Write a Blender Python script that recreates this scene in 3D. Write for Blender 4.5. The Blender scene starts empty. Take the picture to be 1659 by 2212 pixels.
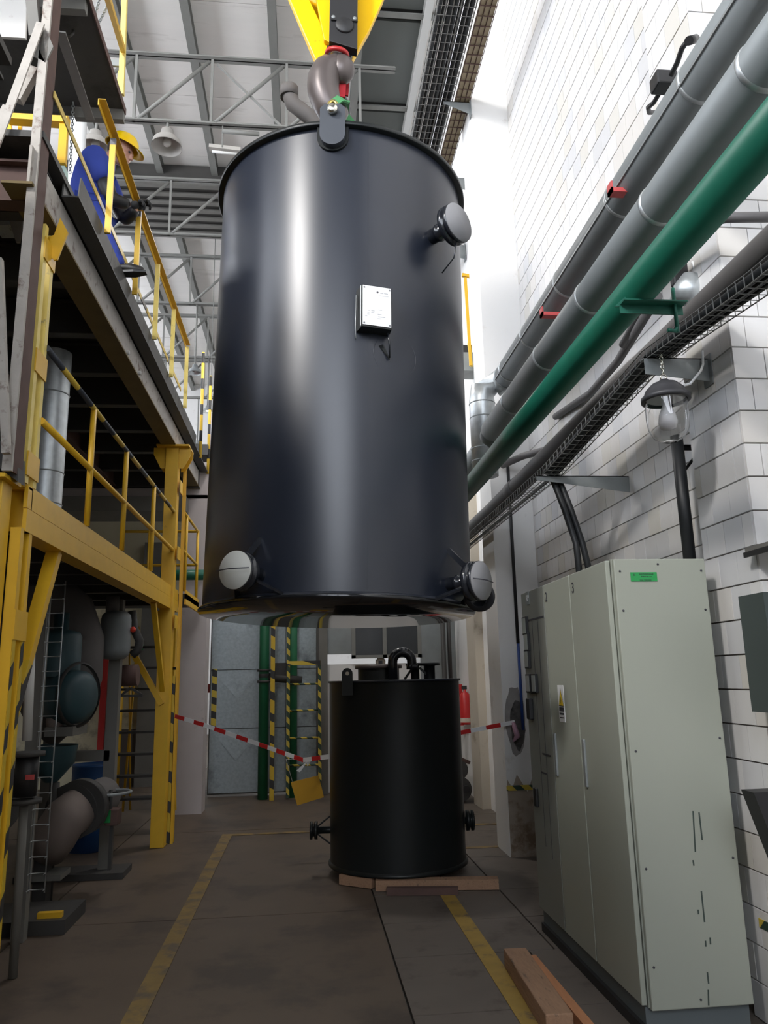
import bpy, bmesh, math, random
from mathutils import Vector, Matrix
random.seed(7)
S = bpy.context.scene; COL = S.collection
V = Vector; PI = math.pi
# ---------------------------------------------------------------- camera
CH = 1.62; FPX = 1644.476
RM = Matrix(((0.994744058, -0.000631984789, -0.102390717),
             (-0.100130737, -0.215030019, -0.971460718),
             (-0.0214031295, 0.976607235, -0.213963115)))
# orthonormalise: camera axes (columns of RM^T are world axes in camera space)
cam = bpy.data.cameras.new('camera'); co = bpy.data.objects.new('camera', cam); COL.objects.link(co)
cam.sensor_fit = 'HORIZONTAL'; cam.sensor_width = 36; cam.lens = FPX*36/1659; cam.clip_end = 200; cam.clip_start = .05
co.matrix_world = Matrix.Translation((0, 0, CH)) @ RM.to_4x4(); S.camera = co
def at(px, py, X=None, Y=None, Z=None):
    r = RM @ V((px-829.5, 1106.-py, -FPX))
    k = X/r.x if X is not None else (Y/r.y if Y is not None else (Z-CH)/r.z)
    return r*k + V((0, 0, CH))
# ---------------------------------------------------------------- world, light, exposure
w = bpy.data.worlds.new('world'); S.world = w; w.use_nodes = True
w.node_tree.nodes['Background'].inputs[0].default_value = (.75, .85, 1, 1)
w.node_tree.nodes['Background'].inputs[1].default_value = .35
S.view_settings.view_transform = 'Standard'; S.view_settings.look = 'None'
S.view_settings.gamma = 1; S.view_settings.use_curve_mapping = False
S.view_settings.exposure = -0.75
def area(name, loc, target, sx, sy, power, color):
    l = bpy.data.lights.new(name, 'AREA'); l.shape = 'RECTANGLE'; l.size = sx; l.size_y = sy; l.energy = power; l.color = color
    o = bpy.data.objects.new(name, l); COL.objects.link(o); o.location = loc
    o.rotation_euler = (V(target)-V(loc)).to_track_quat('-Z', 'Y').to_euler(); return o
area('daylight_high_window', (-6.2, -3.2, 10.4), (2.0, 4.6, 4.5), 1.2, 1.2, 1700, (1, .97, .94))
area('back_area_fill', (-.2, 9.2, 7.5), (-.2, 10.2, 0), .5, .5, 130, (1, .96, .92))  # added fill without a fixture, hidden behind the tank, brightens the back area
WINDOW_GLOW = 13.0
# ---------------------------------------------------------------- materials
MATS = {}
def mat(name, col, rough=.6, metal=0, var=.0, scale=6, bump=0, spec=.5, emit=0, alpha=None, dirt=None, dscale=3, damt=.5, trans=0, stretch=None):
    if name in MATS: return MATS[name]
    m = bpy.data.materials.new(name); m.use_nodes = True; nt = m.node_tree; b = nt.nodes['Principled BSDF']
    c = (*col, 1); b.inputs['Base Color'].default_value = c
    b.inputs['Roughness'].default_value = rough; b.inputs['Metallic'].default_value = metal
    b.inputs['Specular IOR Level'].default_value = spec
    if trans: b.inputs['Transmission Weight'].default_value = trans; b.inputs['IOR'].default_value = 1.45
    if emit: b.inputs['Emission Color'].default_value = c; b.inputs['Emission Strength'].default_value = emit
    if var or bump or dirt:
        tc = nt.nodes.new('ShaderNodeTexCoord'); src = tc.outputs['Object']
        if stretch:
            mp = nt.nodes.new('ShaderNodeMapping'); mp.inputs['Scale'].default_value = stretch
            nt.links.new(src, mp.inputs[0]); src = mp.outputs[0]
        n = nt.nodes.new('ShaderNodeTexNoise'); n.inputs['Scale'].default_value = scale; n.inputs['Detail'].default_value = 6
        nt.links.new(src, n.inputs['Vector']); out = None
        if var:
            mx = nt.nodes.new('ShaderNodeMix'); mx.data_type = 'RGBA'
            mx.inputs[6].default_value = (*[max(0, x*(1-var)) for x in col], 1); mx.inputs[7].default_value = (*[min(1, x*(1+var)) for x in col], 1)
            nt.links.new(n.outputs['Fac'], mx.inputs[0]); out = mx.outputs[2]
        if dirt:
            n2 = nt.nodes.new('ShaderNodeTexNoise'); n2.inputs['Scale'].default_value = dscale; n2.inputs['Detail'].default_value = 9; n2.inputs['Roughness'].default_value = .65
            nt.links.new(src, n2.inputs['Vector'])
            rp = nt.nodes.new('ShaderNodeMapRange'); rp.inputs[1].default_value = 1-damt; rp.inputs[2].default_value = min(1, 1-damt+.12)
            nt.links.new(n2.outputs['Fac'], rp.inputs[0])
            m2 = nt.nodes.new('ShaderNodeMix'); m2.data_type = 'RGBA'
            if out: nt.links.new(out, m2.inputs[6])
            else: m2.inputs[6].default_value = c
            m2.inputs[7].default_value = (*dirt, 1); nt.links.new(rp.outputs[0], m2.inputs[0]); out = m2.outputs[2]
        if out: nt.links.new(out, b.inputs['Base Color'])
        if bump:
            bp = nt.nodes.new('ShaderNodeBump'); bp.inputs['Strength'].default_value = bump; bp.inputs['Distance'].default_value = .01
            nt.links.new(n.outputs['Fac'], bp.inputs['Height']); nt.links.new(bp.outputs[0], b.inputs['Normal'])
    MATS[name] = m; return m
def stripes(name, c1, c2, period, vec, rough=.5, duty=.5):
    """two paints alternating along a direction in object space"""
    m = bpy.data.materials.new(name); m.use_nodes = True; nt = m.node_tree; b = nt.nodes['Principled BSDF']; b.inputs['Roughness'].default_value = rough
    tc = nt.nodes.new('ShaderNodeTexCoord'); d = nt.nodes.new('ShaderNodeVectorMath'); d.operation = 'DOT_PRODUCT'
    nt.links.new(tc.outputs['Object'], d.inputs[0]); d.inputs[1].default_value = vec
    mu = nt.nodes.new('ShaderNodeMath'); mu.operation = 'MULTIPLY'; mu.inputs[1].default_value = 1/period; nt.links.new(d.outputs['Value'], mu.inputs[0])
    fr = nt.nodes.new('ShaderNodeMath'); fr.operation = 'FRACT'; nt.links.new(mu.outputs[0], fr.inputs[0])
    gt = nt.nodes.new('ShaderNodeMath'); gt.operation = 'GREATER_THAN'; gt.inputs[1].default_value = duty; nt.links.new(fr.outputs[0], gt.inputs[0])
    mx = nt.nodes.new('ShaderNodeMix'); mx.data_type = 'RGBA'; mx.inputs[6].default_value = (*c1, 1); mx.inputs[7].default_value = (*c2, 1)
    nt.links.new(gt.outputs[0], mx.inputs[0]); nt.links.new(mx.outputs[2], b.inputs['Base Color']); MATS[name] = m; return m
YEL = (.72, .42, .02)
M_yel = mat('yellow_paint', YEL, .45, var=.12, scale=9, bump=.1, dirt=(.25, .14, .03), dscale=7, damt=.34)
M_yel2 = mat('light_yellow_paint', (.80, .62, .16), .5, var=.15, scale=12, bump=.25, dirt=(.3, .24, .12), dscale=14, damt=.38)
M_crane = mat('crane_yellow_paint', (.95, .55, .0), .35, var=.06, scale=5, dirt=(.08, .05, .03), dscale=11, damt=.33)
M_grey_st = mat('dull_grey_steel', (.16, .155, .14), .6, var=.2, scale=5, bump=.1)
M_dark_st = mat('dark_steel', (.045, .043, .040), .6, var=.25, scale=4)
M_plate = mat('dark_deck_plate', (.06, .057, .052), .65, var=.3, scale=3, dirt=(.03, .028, .025), dscale=2)
M_old = mat('worn_grey_paint', (.42, .39, .35), .7, var=.2, scale=14, bump=.4, dirt=(.12, .07, .05), dscale=9, damt=.44)
M_rust = mat('rusty_red_steel', (.10, .055, .045), .75, var=.35, scale=8)
M_truss = mat('truss_grey_paint', (.215, .215, .20), .6, var=.15, scale=5)
M_roof = mat('white_roof_slab', (.84, .81, .77), .9, var=.05, scale=1.2, stretch=(1, 7, 1), dirt=(.64, .61, .57), dscale=.6, damt=.42)
M_roofdark = mat('grey_green_roof_panel', (.13, .14, .13), .8, var=.1, scale=2)
M_joint = mat('dark_joint', (.035, .034, .032), .8)
M_wht = mat('white_steel', (.6, .6, .58), .5)
M_plaster = mat('white_plaster', (.78, .77, .75), .9, var=.05, scale=2, bump=.15, dirt=(.62, .59, .55), dscale=3, damt=.38)
M_cream = mat('cream_plaster', (.50, .45, .37), .9, var=.1, scale=2, bump=.2, dirt=(.30, .25, .19), dscale=1.7, damt=.42)
M_creamL = mat('pale_yellow_plaster', (.62, .58, .42), .9, var=.08, scale=2, dirt=(.22, .20, .15), dscale=1.6, damt=.45)
M_pinkcol = mat('pinkish_concrete', (.50, .45, .44), .85, var=.08, scale=4, bump=.3, dirt=(.28, .24, .22), dscale=2.6, damt=.40)
M_grout = mat('dark_grout', (.20, .175, .155), .95)
TILES = [mat('glazed_tile_%s' % n, c, .42, var=.035, scale=9, spec=.4) for n, c in (('white', (.72, .71, .70)), ('warm', (.69, .665, .63)), ('grey', (.65, .65, .655)), ('cream', (.67, .65, .60)))]
M_hdpe = mat('black_polyethylene', (.013, .017, .028), .33, spec=.62, var=.15, scale=3, bump=.012)
M_hdpe_b = mat('black_polyethylene_polished', (.010, .011, .013), .06, spec=.65)
M_hdpe_m = mat('black_polyethylene_dull', (.010, .012, .012), .38, spec=.35)
M_lug = mat('window_lit_polyethylene', (.045, .052, .065), .5)  # same plastic as the tank, colour lifted to carry the window reflection
M_gloss = mat('black_gloss_fitting', (.013, .015, .02), .18, spec=.6)
M_cap = mat('pale_cap', (.55, .55, .50), .6)
M_capg = mat('grey_cap', (.25, .25, .26), .6)
M_white = mat('white_sign', (.85, .86, .86), .35)
M_ink = mat('printed_ink', (.05, .05, .06), .6)
M_chrome = mat('bright_metal', (.7, .68, .6), .25, metal=1)
M_brass = mat('yellow_zinc', (.75, .6, .18), .3, metal=1)
M_galv = mat('galvanised_sheet', (.52, .55, .56), .42, metal=.75, var=.25, scale=18, bump=.05)
M_galvd = mat('galvanised_dull', (.27, .29, .29), .5, metal=.3, var=.2, scale=6)
M_galvp = mat('galvanised_door_sheet', (.36, .41, .43), .42, metal=.35, var=.28, scale=26, dirt=(.15, .17, .18), dscale=1.2, damt=.5)
M_pipegrey = mat('grey_pipe_jacket', (.22, .24, .245), .5, metal=.15, var=.12, scale=3, dirt=(.13, .11, .09), dscale=1.5, damt=.38)
M_pipedark = mat('dark_grey_pipe', (.11, .105, .105), .55, var=.15, scale=5)
M_green = mat('green_pipe_paint', (.008, .12, .075), .40, var=.2, scale=4, dirt=(.03, .08, .05), dscale=3, damt=.36)
M_green2 = mat('green_bracket_paint', (.01, .12, .08), .5)
M_green3 = mat('green_riser_paint', (.012, .13, .055), .45, var=.15)
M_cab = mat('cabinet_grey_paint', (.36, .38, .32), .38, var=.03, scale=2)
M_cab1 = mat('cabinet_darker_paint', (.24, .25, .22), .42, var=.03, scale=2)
M_plinth = mat('plinth_grey', (.12, .14, .145), .5)
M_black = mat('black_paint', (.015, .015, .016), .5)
M_rubber = mat('black_cable', (.018, .02, .022), .5, var=.1)
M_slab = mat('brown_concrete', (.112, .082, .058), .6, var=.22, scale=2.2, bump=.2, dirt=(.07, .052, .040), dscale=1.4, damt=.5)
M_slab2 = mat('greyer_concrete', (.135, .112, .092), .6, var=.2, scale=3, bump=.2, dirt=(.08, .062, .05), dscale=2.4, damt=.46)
M_line2 = mat('faded_yellow_line', (.23, .15, .045), .6, var=.4, scale=9, dirt=(.12, .088, .06), dscale=4, damt=.52)
M_line = mat('worn_yellow_line', (.36, .23, .045), .6, var=.3, scale=9, dirt=(.14, .10, .06), dscale=5, damt=.46)
M_wood = mat('rough_timber', (.34, .20, .12), .75, var=.3, scale=12, bump=.4, stretch=(6, 1, 6), dirt=(.14, .09, .06), dscale=6, damt=.42)
M_orwood = mat('orange_timber', (.50, .22, .10), .7, var=.2, scale=10, stretch=(6, 1, 6))
M_red = mat('red_paint', (.45, .02, .02), .4)
M_redm = mat('faded_red_paint', (.55, .08, .08), .5, var=.15)
M_teal = mat('teal_machine_paint', (.03, .07, .082), .5, var=.2)
M_lag = mat('grey_lagging', (.13, .12, .115), .8, var=.12, scale=4)
M_lagp = mat('pinkish_lagging', (.20, .16, .14), .8, var=.15, scale=4)
M_blue = mat('blue_drum', (.02, .08, .24), .5)
M_bluep = mat('blue_conduit', (.02, .06, .25), .4)
M_over = mat('blue_overalls', (.022, .045, .27), .85, var=.25, scale=9, bump=.3)
M_hair = mat('brown_hair', (.035, .022, .016), .8)
M_skin = mat('skin', (.55, .30, .23), .5)
M_glove = mat('dark_grey_glove', (.035, .035, .035), .8, bump=.3)
M_helm = mat('yellow_helmet', (.95, .62, .0), .28)
M_boot = mat('black_boot', (.02, .018, .016), .55, bump=.2)
M_hook = mat('brown_grey_forged', (.115, .095, .09), .38, metal=.3, var=.1, scale=6)
M_redsl = mat('red_sling', (.50, .02, .03), .8, var=.2, scale=20)
M_grsl = mat('green_sling', (.06, .25, .09), .8, var=.2, scale=20)
M_card = mat('yellow_card', (.62, .33, .01), .6, var=.08)
M_mint = mat('pale_mint_paint', (.42, .58, .54), .6, var=.1, dirt=(.2, .25, .25), dscale=6, damt=.36)
M_bklt = mat('blue_white_paint', (.60, .66, .68), .6, dirt=(.06, .06, .06), dscale=14, damt=.42)
M_enamel = mat('lamp_enamel', (.42, .40, .37), .4)
M_glow = mat('lit_lamp_glass', (1, .98, .93), .4, emit=14)
M_tube = mat('lit_tube', (1, 1, .97), .4, emit=4)
M_winday = mat('daylight_pane', (.86, .91, 1), .5, emit=WINDOW_GLOW)
M_winfar = mat('far_daylight_pane', (.85, .93, .95), .5, emit=1.3)
M_glass = mat('clear_glass', (1, 1, 1), .03, trans=1)
M_wire = mat('dull_wire', (.22, .22, .21), .5, metal=.4)
M_hoodg = mat('dark_grey_hood', (.05, .05, .055), .45)
M_pearl = mat('lamp_bulb', (.7, .7, .72), .15)
M_meter = mat('meter_face', (.42, .44, .42), .15)
M_darkgl = mat('dark_pane', (.05, .055, .06), .15)
M_glabel = mat('green_label', (.02, .33, .08), .4)
M_ylabel = mat('warning_yellow', (.90, .62, .02), .4)
M_cabbox = mat('dark_green_box', (.045, .06, .058), .4)
BK = (.03, .03, .03); YH = (.62, .46, .06)
H_z = stripes('hazard_bands_vertical', (.78, .50, .05), BK, .36, (0, 0, 1), duty=.6)
H_rail = stripes('hazard_bands_rail', (.55, .38, .05), (.03, .035, .045), .62, (0, 1, 0), duty=.5)
H_diag = stripes('hazard_diagonal', YH, BK, .20, (.3, 0, 1))
H_diagp = stripes('hazard_diagonal_post', (.62, .42, .03), BK, .30, (.5, -.9, 1), duty=.62)
H_tape = stripes('hazard_tape_small', YH, (.03, .06, .04), .16, (1, 1, 1))
H_post = stripes('hazard_grey_band', (.80, .50, .05), (.16, .16, .18), .9, (0, 0, 1), duty=.78)
# ---------------------------------------------------------------- mesh builder
class MB:
    def __init__(s): s.v = []; s.f = []; s.m = []; s.sm = []
    def add(s, vs, fs, mi=0, sm=False):
        o = len(s.v); s.v += [V(x) for x in vs]; s.f += [tuple(o+i for i in f) for f in fs]; s.m += [mi]*len(fs); s.sm += [sm]*len(fs); return s
    def box(s, lo, hi, mi=0, c=0.0):
        x0, y0, z0 = lo; x1, y1, z1 = hi
        s.add([(x0, y0, z0), (x1, y0, z0), (x1, y1, z0), (x0, y1, z0), (x0, y0, z1), (x1, y0, z1), (x1, y1, z1), (x0, y1, z1)],
              [(0, 3, 2, 1), (4, 5, 6, 7), (0, 1, 5, 4), (1, 2, 6, 5), (2, 3, 7, 6), (3, 0, 4, 7)], mi); return s
    def prism(s, poly, a, b, mi=0):
        """poly: list of points (3D), extruded by vector"""
        n = len(poly); P0 = [V(p) for p in poly]; d = V(a) if b is None else V(b)
        s.add(P0+[p+d for p in P0], [tuple(range(n))[::-1], tuple(range(n, 2*n))]+[(i, (i+1) % n, n+(i+1) % n, n+i) for i in range(n)], mi); return s
    def sect(s, prof, p0, p1, up=(0, 0, 1), mi=0):
        """closed 2D profile [(side, up)] swept straight from p0 to p1"""
        p0 = V(p0); p1 = V(p1); d = (p1-p0).normalized(); u = V(up)
        sd = d.cross(u)
        if sd.length < 1e-4: sd = d.cross(V((1, 0, 0)))
        sd.normalize(); u = sd.cross(d)
        n = len(prof); q = [p0+sd*a+u*b for a, b in prof]+[p1+sd*a+u*b for a, b in prof]
        s.add(q, [tuple(range(n))[::-1], tuple(range(n, 2*n))]+[(i, (i+1) % n, n+(i+1) % n, n+i) for i in range(n)], mi); return s
    def bar(s, p0, p1, w, h, up=(0, 0, 1), mi=0):
        return s.sect([(-w/2, -h/2), (w/2, -h/2), (w/2, h/2), (-w/2, h/2)], p0, p1, up, mi)
    def ang(s, p0, p1, w, h, t, up=(0, 0, 1), mi=0):
        return s.sect([(0, 0), (w, 0), (w, math.copysign(t, h)), (math.copysign(t, w), math.copysign(t, h)), (math.copysign(t, w), h), (0, h)], p0, p1, up, mi)
    def ibeam(s, p0, p1, w, h, t, up=(0, 0, 1), mi=0):
        a, b = w/2, h/2
        return s.sect([(-a, -b), (a, -b), (a, -b+t), (t/2, -b+t), (t/2, b-t), (a, b-t), (a, b), (-a, b), (-a, b-t), (-t/2, b-t), (-t/2, -b+t), (-a, -b+t)], p0, p1, up, mi)
    def chan(s, p0, p1, w, h, t, up=(0, 0, 1), mi=0):
        """channel: web at side 0, flanges to side w"""
        tt = math.copysign(t, w)
        return s.sect([(0, -h/2), (w, -h/2), (w, -h/2+t), (tt, -h/2+t), (tt, h/2-t), (w, h/2-t), (w, h/2), (0, h/2)], p0, p1, up, mi)
    def tube(s, pts, r, n=12, mi=0, cap=True, closed=False):
        pts = [V(p) for p in pts]; R = r if isinstance(r, (list, tuple)) else [r]*len(pts)
        k = len(pts); fr = []; pu = None
        for i in range(k):
            if closed: d = pts[(i+1) % k]-pts[i-1]
            elif i == 0: d = pts[1]-pts[0]
            elif i == k-1: d = pts[-1]-pts[-2]
            else: d = (pts[i+1]-pts[i]).normalized()+(pts[i]-pts[i-1]).normalized()
            d.normalize()
            if pu is None:
                u = d.orthogonal().normalized()
            else:
                u = pu-d*pu.dot(d); u.normalize()
            pu = u; fr.append((u, d.cross(u)))
        vs = []
        for p, (u, w_), rr in zip(pts, fr, R):
            vs += [p+(u*math.cos(2*PI*j/n)+w_*math.sin(2*PI*j/n))*rr for j in range(n)]
        fs = []
        for i in range(k if closed else k-1):
            a = i*n; b = ((i+1) % k)*n
            fs += [(a+j, a+(j+1) % n, b+(j+1) % n, b+j) for j in range(n)]
        s.add(vs, fs, mi, True)
        if cap and not closed:
            s.add(vs[:n], [tuple(range(n))[::-1]], mi); s.add(vs[-n:], [tuple(range(n))], mi)
        return s
    def cyl(s, p0, p1, r, n=20, mi=0, r2=None): return s.tube([p0, p1], [r, r if r2 is None else r2], n, mi)
    def lathe(s, prof, c=(0, 0, 0), ax=(0, 0, 1), n=32, mi=0, sharp=True):
        """prof [(r, h)] revolved about ax through c"""
        ax = V(ax).normalized(); u = ax.orthogonal().normalized(); w_ = ax.cross(u); c = V(c)
        for (r0, h0), (r1, h1) in zip(prof, prof[1:]):
            vs = [c+ax*h0+(u*math.cos(2*PI*j/n)+w_*math.sin(2*PI*j/n))*r0 for j in range(n)]+[c+ax*h1+(u*math.cos(2*PI*j/n)+w_*math.sin(2*PI*j/n))*r1 for j in range(n)]
            s.add(vs, [(j, (j+1) % n, n+(j+1) % n, n+j) for j in range(n)], mi, True)
        return s
    def ball(s, c, r, n=16, mi=0, sc=(1, 1, 1)):
        c = V(c); m = n//2; vs = []
        for i in range(m+1):
            t = PI*i/m
            vs += [c+V((math.sin(t)*math.cos(2*PI*j/n)*sc[0], math.sin(t)*math.sin(2*PI*j/n)*sc[1], math.cos(t)*sc[2]))*r for j in range(n)]
        return s.add(vs, [(i*n+j, i*n+n+j, i*n+n+(j+1) % n, i*n+(j+1) % n) for i in range(m) for j in range(n)], mi, True)
    def mesh(s, name, off=V((0, 0, 0)), mats=()):
        me = bpy.data.meshes.new(name); me.from_pydata([tuple(p-off) for p in s.v], [], s.f)
        for m in mats: me.materials.append(m)
        me.polygons.foreach_set('material_index', s.m); me.polygons.foreach_set('use_smooth', s.sm)
        bm = bmesh.new(); bm.from_mesh(me)
        bmesh.ops.remove_doubles(bm, verts=bm.verts, dist=1e-5)
        bmesh.ops.recalc_face_normals(bm, faces=bm.faces); bm.to_mesh(me); bm.free()
        return me
def props(o, label=None, cat=None, group=None, kind=None):
    if label: o['label'] = label
    if cat: o['category'] = cat
    if group: o['group'] = group
    if kind: o['kind'] = kind
    return o
def link(name, me, parent=None):
    o = bpy.data.objects.new(name, me); COL.objects.link(o)
    if parent: o.parent = parent
    return o
WL = {}
def thing(name, label, cat, loc=(0, 0, 0), group=None, kind=None):
    o = bpy.data.objects.new(name, None); COL.objects.link(o); o.location = loc; o.empty_display_size = .1; WL[o] = V(loc)
    return props(o, label, cat, group, kind)
def part(p, name, mb, m, label=None, kind=None, bevel=0):
    off = WL[p]; mats = m if isinstance(m, (list, tuple)) else [m]
    o = link(name, mb.mesh(name, off, mats), p); WL[o] = off
    if bevel: bev(o, bevel)
    return props(o, label, kind=kind)
def bev(o, wd):
    b = o.modifiers.new('bevel', 'BEVEL'); b.width = wd; b.segments = 2; b.limit_method = 'ANGLE'; b.angle_limit = .6; return o
def solo(name, mb, m, label, cat, group=None, kind=None, org=None, bevel=0):
    """a thing that is one mesh; its origin at the mesh's base"""
    c = V((sum(p.x for p in mb.v)/len(mb.v), sum(p.y for p in mb.v)/len(mb.v), min(p.z for p in mb.v))) if org is None else V(org)
    mats = m if isinstance(m, (list, tuple)) else [m]
    o = link(name, mb.mesh(name, c, mats)); o.location = c; WL[o] = c
    if bevel: bev(o, bevel)
    return props(o, label, cat, group, kind)
def struct(name, mb, m, label=None):
    mats = m if isinstance(m, (list, tuple)) else [m]
    o = link(name, mb.mesh(name, V((0, 0, 0)), mats)); WL[o] = V((0, 0, 0)); return props(o, label, kind='structure')
def text_part(p, txt, size, origin, right, up, m, name='lettering', ext=.0008, align='CENTER'):
    cu = bpy.data.curves.new(name, 'FONT'); cu.body = txt; cu.size = size; cu.extrude = ext; cu.align_x = align
    t = bpy.data.objects.new(name, cu); COL.objects.link(t); bpy.context.view_layer.update()
    me = bpy.data.meshes.new_from_object(t.evaluated_get(bpy.context.evaluated_depsgraph_get())); bpy.data.objects.remove(t)
    r = V(right).normalized(); u = V(up).normalized(); n = r.cross(u); o0 = V(origin)-WL[p]
    me.transform(Matrix(((r.x, u.x, n.x, o0.x), (r.y, u.y, n.y, o0.y), (r.z, u.z, n.z, o0.z), (0, 0, 0, 1))))
    me.materials.clear(); me.materials.append(m); o = link(name, me, p); WL[o] = WL[p]; return o
def arc(c, r, a0, a1, n, u, v):
    c = V(c); u = V(u); v = V(v); return [c+u*r*math.cos(a0+(a1-a0)*i/n)+v*r*math.sin(a0+(a1-a0)*i/n) for i in range(n+1)]
# ================================================================ SETTING
# ---- floor: recessed bed, slabs as pieces
fl = struct('floor', MB().box((-9, -9, -.30), (6, 26, -.03)), M_joint)
def slab(x0, x1, y0, y1, m, z=0.0):
    g = .006; part(fl, 'slab', MB().box((x0+g, y0+g, -.04), (x1-g, y1-g, z+random.uniform(-.002, .0))), m)
xj = .52
ysl = [-3, 0, 2.6, 5.95, 9.2, 12.6, 16, 20, 26]
for a, b in zip(ysl, ysl[1:]):
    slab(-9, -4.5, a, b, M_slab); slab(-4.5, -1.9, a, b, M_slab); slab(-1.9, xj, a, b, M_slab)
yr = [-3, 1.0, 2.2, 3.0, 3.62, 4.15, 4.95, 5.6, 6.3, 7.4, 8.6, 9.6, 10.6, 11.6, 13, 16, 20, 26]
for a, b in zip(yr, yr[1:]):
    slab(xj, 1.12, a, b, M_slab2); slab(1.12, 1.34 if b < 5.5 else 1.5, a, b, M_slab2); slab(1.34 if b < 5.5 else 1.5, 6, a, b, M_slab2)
# painted lines (worn paint on the slabs)
ln = MB(); ln.box((-.90, 4.0, .0005), (-.80, 8.8, .003)); ln.box((-.98, 1.2, .0005), (-.86, 4.0, .003))
solo('floor_line', MB().box((-.90, 2.0, .0005), (-.79, 8.9, .0035)), M_line2, 'worn yellow line painted along the floor on the left aisle side', 'floor marking')
solo('floor_line', MB().box((1.02, 2.0, .0005), (1.13, 6.25, .0035)), M_line, 'worn yellow line painted on the floor beside the grey cabinets', 'floor marking')
solo('floor_line', MB().box((-.90, 8.9, .0005), (2.2, 8.99, .003)), M_line2, 'thin yellow line painted across the floor behind the small tank', 'floor marking')
solo('floor_line', MB().box((.9, 7.75, .0005), (2.3, 7.83, .003)), M_line2, 'short faint yellow line painted across the floor right of the small tank', 'floor marking')
# ---- right wall with tiles
WX = 2.30
wr = struct('wall_right', MB().box((WX+.012, 3.9, -.02), (WX+.4, 26, 13)).box((2.75, -3.0, -.02), (3.1, 3.9, 13)), M_plaster, 'tall white tiled wall behind the pipes')
def tilewall(par, org, udir, vdir, ndir, W, Hh, tw, th, limit, g=.006, gu=.0022, dep=.014, keep=None, z0=0, key=None):
    """running-bond tiles; nearest ones are objects, the rest one joined piece"""
    org = V(org); u = V(udir); v = V(vdir); n = V(ndir); cells = []
    me = {}
    def tm(w_):
        k = round(w_, 3)
        if k not in me:
            mb = MB(); b = .0012
            o = [V((0, 0, 0)), u*w_, u*w_+v*(th-g), v*(th-g)]
            i = [p+n*dep+(u*b if q in (0, 3) else -u*b)+(v*b if q < 2 else -v*b) for q, p in enumerate(o)]
            mb.add(o+i, [(4, 5, 6, 7), (0, 1, 5, 4), (1, 2, 6, 5), (2, 3, 7, 6), (3, 0, 4, 7)])
            me[k] = [mb.mesh('tile', V((0, 0, 0)), [m]) for m in TILES]
            me[(k, 'mb')] = mb
        return me[k]
    for r in range(int(Hh/th)):
        x = -(tw/2 if r % 2 else 0)
        while x < W-.005:
            a = max(0, x); b_ = min(W, x+tw)
            if b_-a > .02:
                p = org+u*(a+gu/2)+v*(r*th+g/2); cells.append((key(p) if key else 0, p, b_-a-gu))
            x += tw
    cells.sort(key=lambda c: c[0])
    for _, p, w_ in cells[:limit]:
        o = link('tile', random.choices(tm(w_), (8, 2, 2, 1))[0], par); o.location = p-WL[par]+n*random.uniform(-.001, .001)
    rest = cells[limit:]
    if rest:
        mb = MB()
        for _, p, w_ in rest:
            tm(w_); q = me[(round(w_, 3), 'mb')]; k = random.choices((0, 1, 2, 3), (8, 2, 2, 1))[0]
            mb.add([x+p for x in q.v], q.f, k)
        o = link('tiles', None or mb_mesh_fast(mb, 'tiles', WL[par]), par); o['kind'] = 'stuff'
def mb_mesh_fast(mb, name, off):
    me = bpy.data.meshes.new(name); me.from_pydata([tuple(p-off) for p in mb.v], [], mb.f)
    for m in TILES: me.materials.append(m)
    me.polygons.foreach_set('material_index', mb.m); return me
dist = lambda p: (p-V((0, 0, CH))).length
T = .17
part(wr, 'grout_bed', MB().box((WX, 3.85, 0), (WX+.013, 7.32, 12.4)), M_grout)
tilewall(wr, (WX, 3.86, 2.0), (0, 1, 0), (0, 0, 1), (-1, 0, 0), 3.46, 10.3, T, T, 300, key=dist)
# near pier standing proud of the wall
pr_ = struct('trim_1', MB().box((2.165, 3.415, 0), (2.9, 3.90, 12.4)), M_grout, 'tiled pier beside the cabinet end')
tilewall(pr_, (2.165, 3.415, 0), (0, 1, 0), (0, 0, 1), (-1, 0, 0), .485, 12.3, T, T, 150, key=dist)
tilewall(pr_, (2.152, 3.415, 0), (1, 0, 0), (0, 0, 1), (0, -1, 0), .74, 12.3, T, T, 150, key=dist)
# plastered column
colm = struct('trim_2', MB().box((1.865, 7.32, 0), (2.32, 7.8, 12.4)), M_plaster, 'white plastered column with a blackened foot')
def ragged(cx, cz, rx, rz, y, n=22, seed=3):
    rnd = random.Random(seed); return MB().prism([V((cx+rx*math.cos(2*PI*i/n)*rnd.uniform(.85, 1.05), y, cz+rz*math.sin(2*PI*i/n)*rnd.uniform(.85, 1.05))) for i in range(n)], V((0, .002, 0)), None)
M_soot = mat('soot', (.10, .095, .092), .9, var=.7, scale=16, dirt=(.04, .038, .037), dscale=7, damt=.5)
M_soot2 = mat('light_soot', (.30, .285, .275), .9, var=.3, scale=12)
part(colm, 'light_soot_patch', ragged(1.98, 1.22, .10, .33, 7.3185, seed=5), M_soot2); part(colm, 'scorched_patch', ragged(2.0, 1.17, .075, .24, 7.317, seed=9), M_soot, 'sooty patch')
ft_ = [V((1.87, 7.3175, 0)), V((2.30, 7.3175, 0))]+[V((2.30-.43*i/9, 7.3175, .56+.16*((i*7) % 5)/4)) for i in range(10)]
part(colm, 'flaked_foot', MB().prism(ft_, V((0, .002, 0)), None), mat('flaked_plaster', (.36, .30, .24), .9, var=.3, scale=6, dirt=(.20, .14, .09), dscale=4, damt=.5))
part(colm, 'hazard_band', MB().box((1.86, 7.305, .58), (2.31, 7.316, .625)), H_tape)
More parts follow.
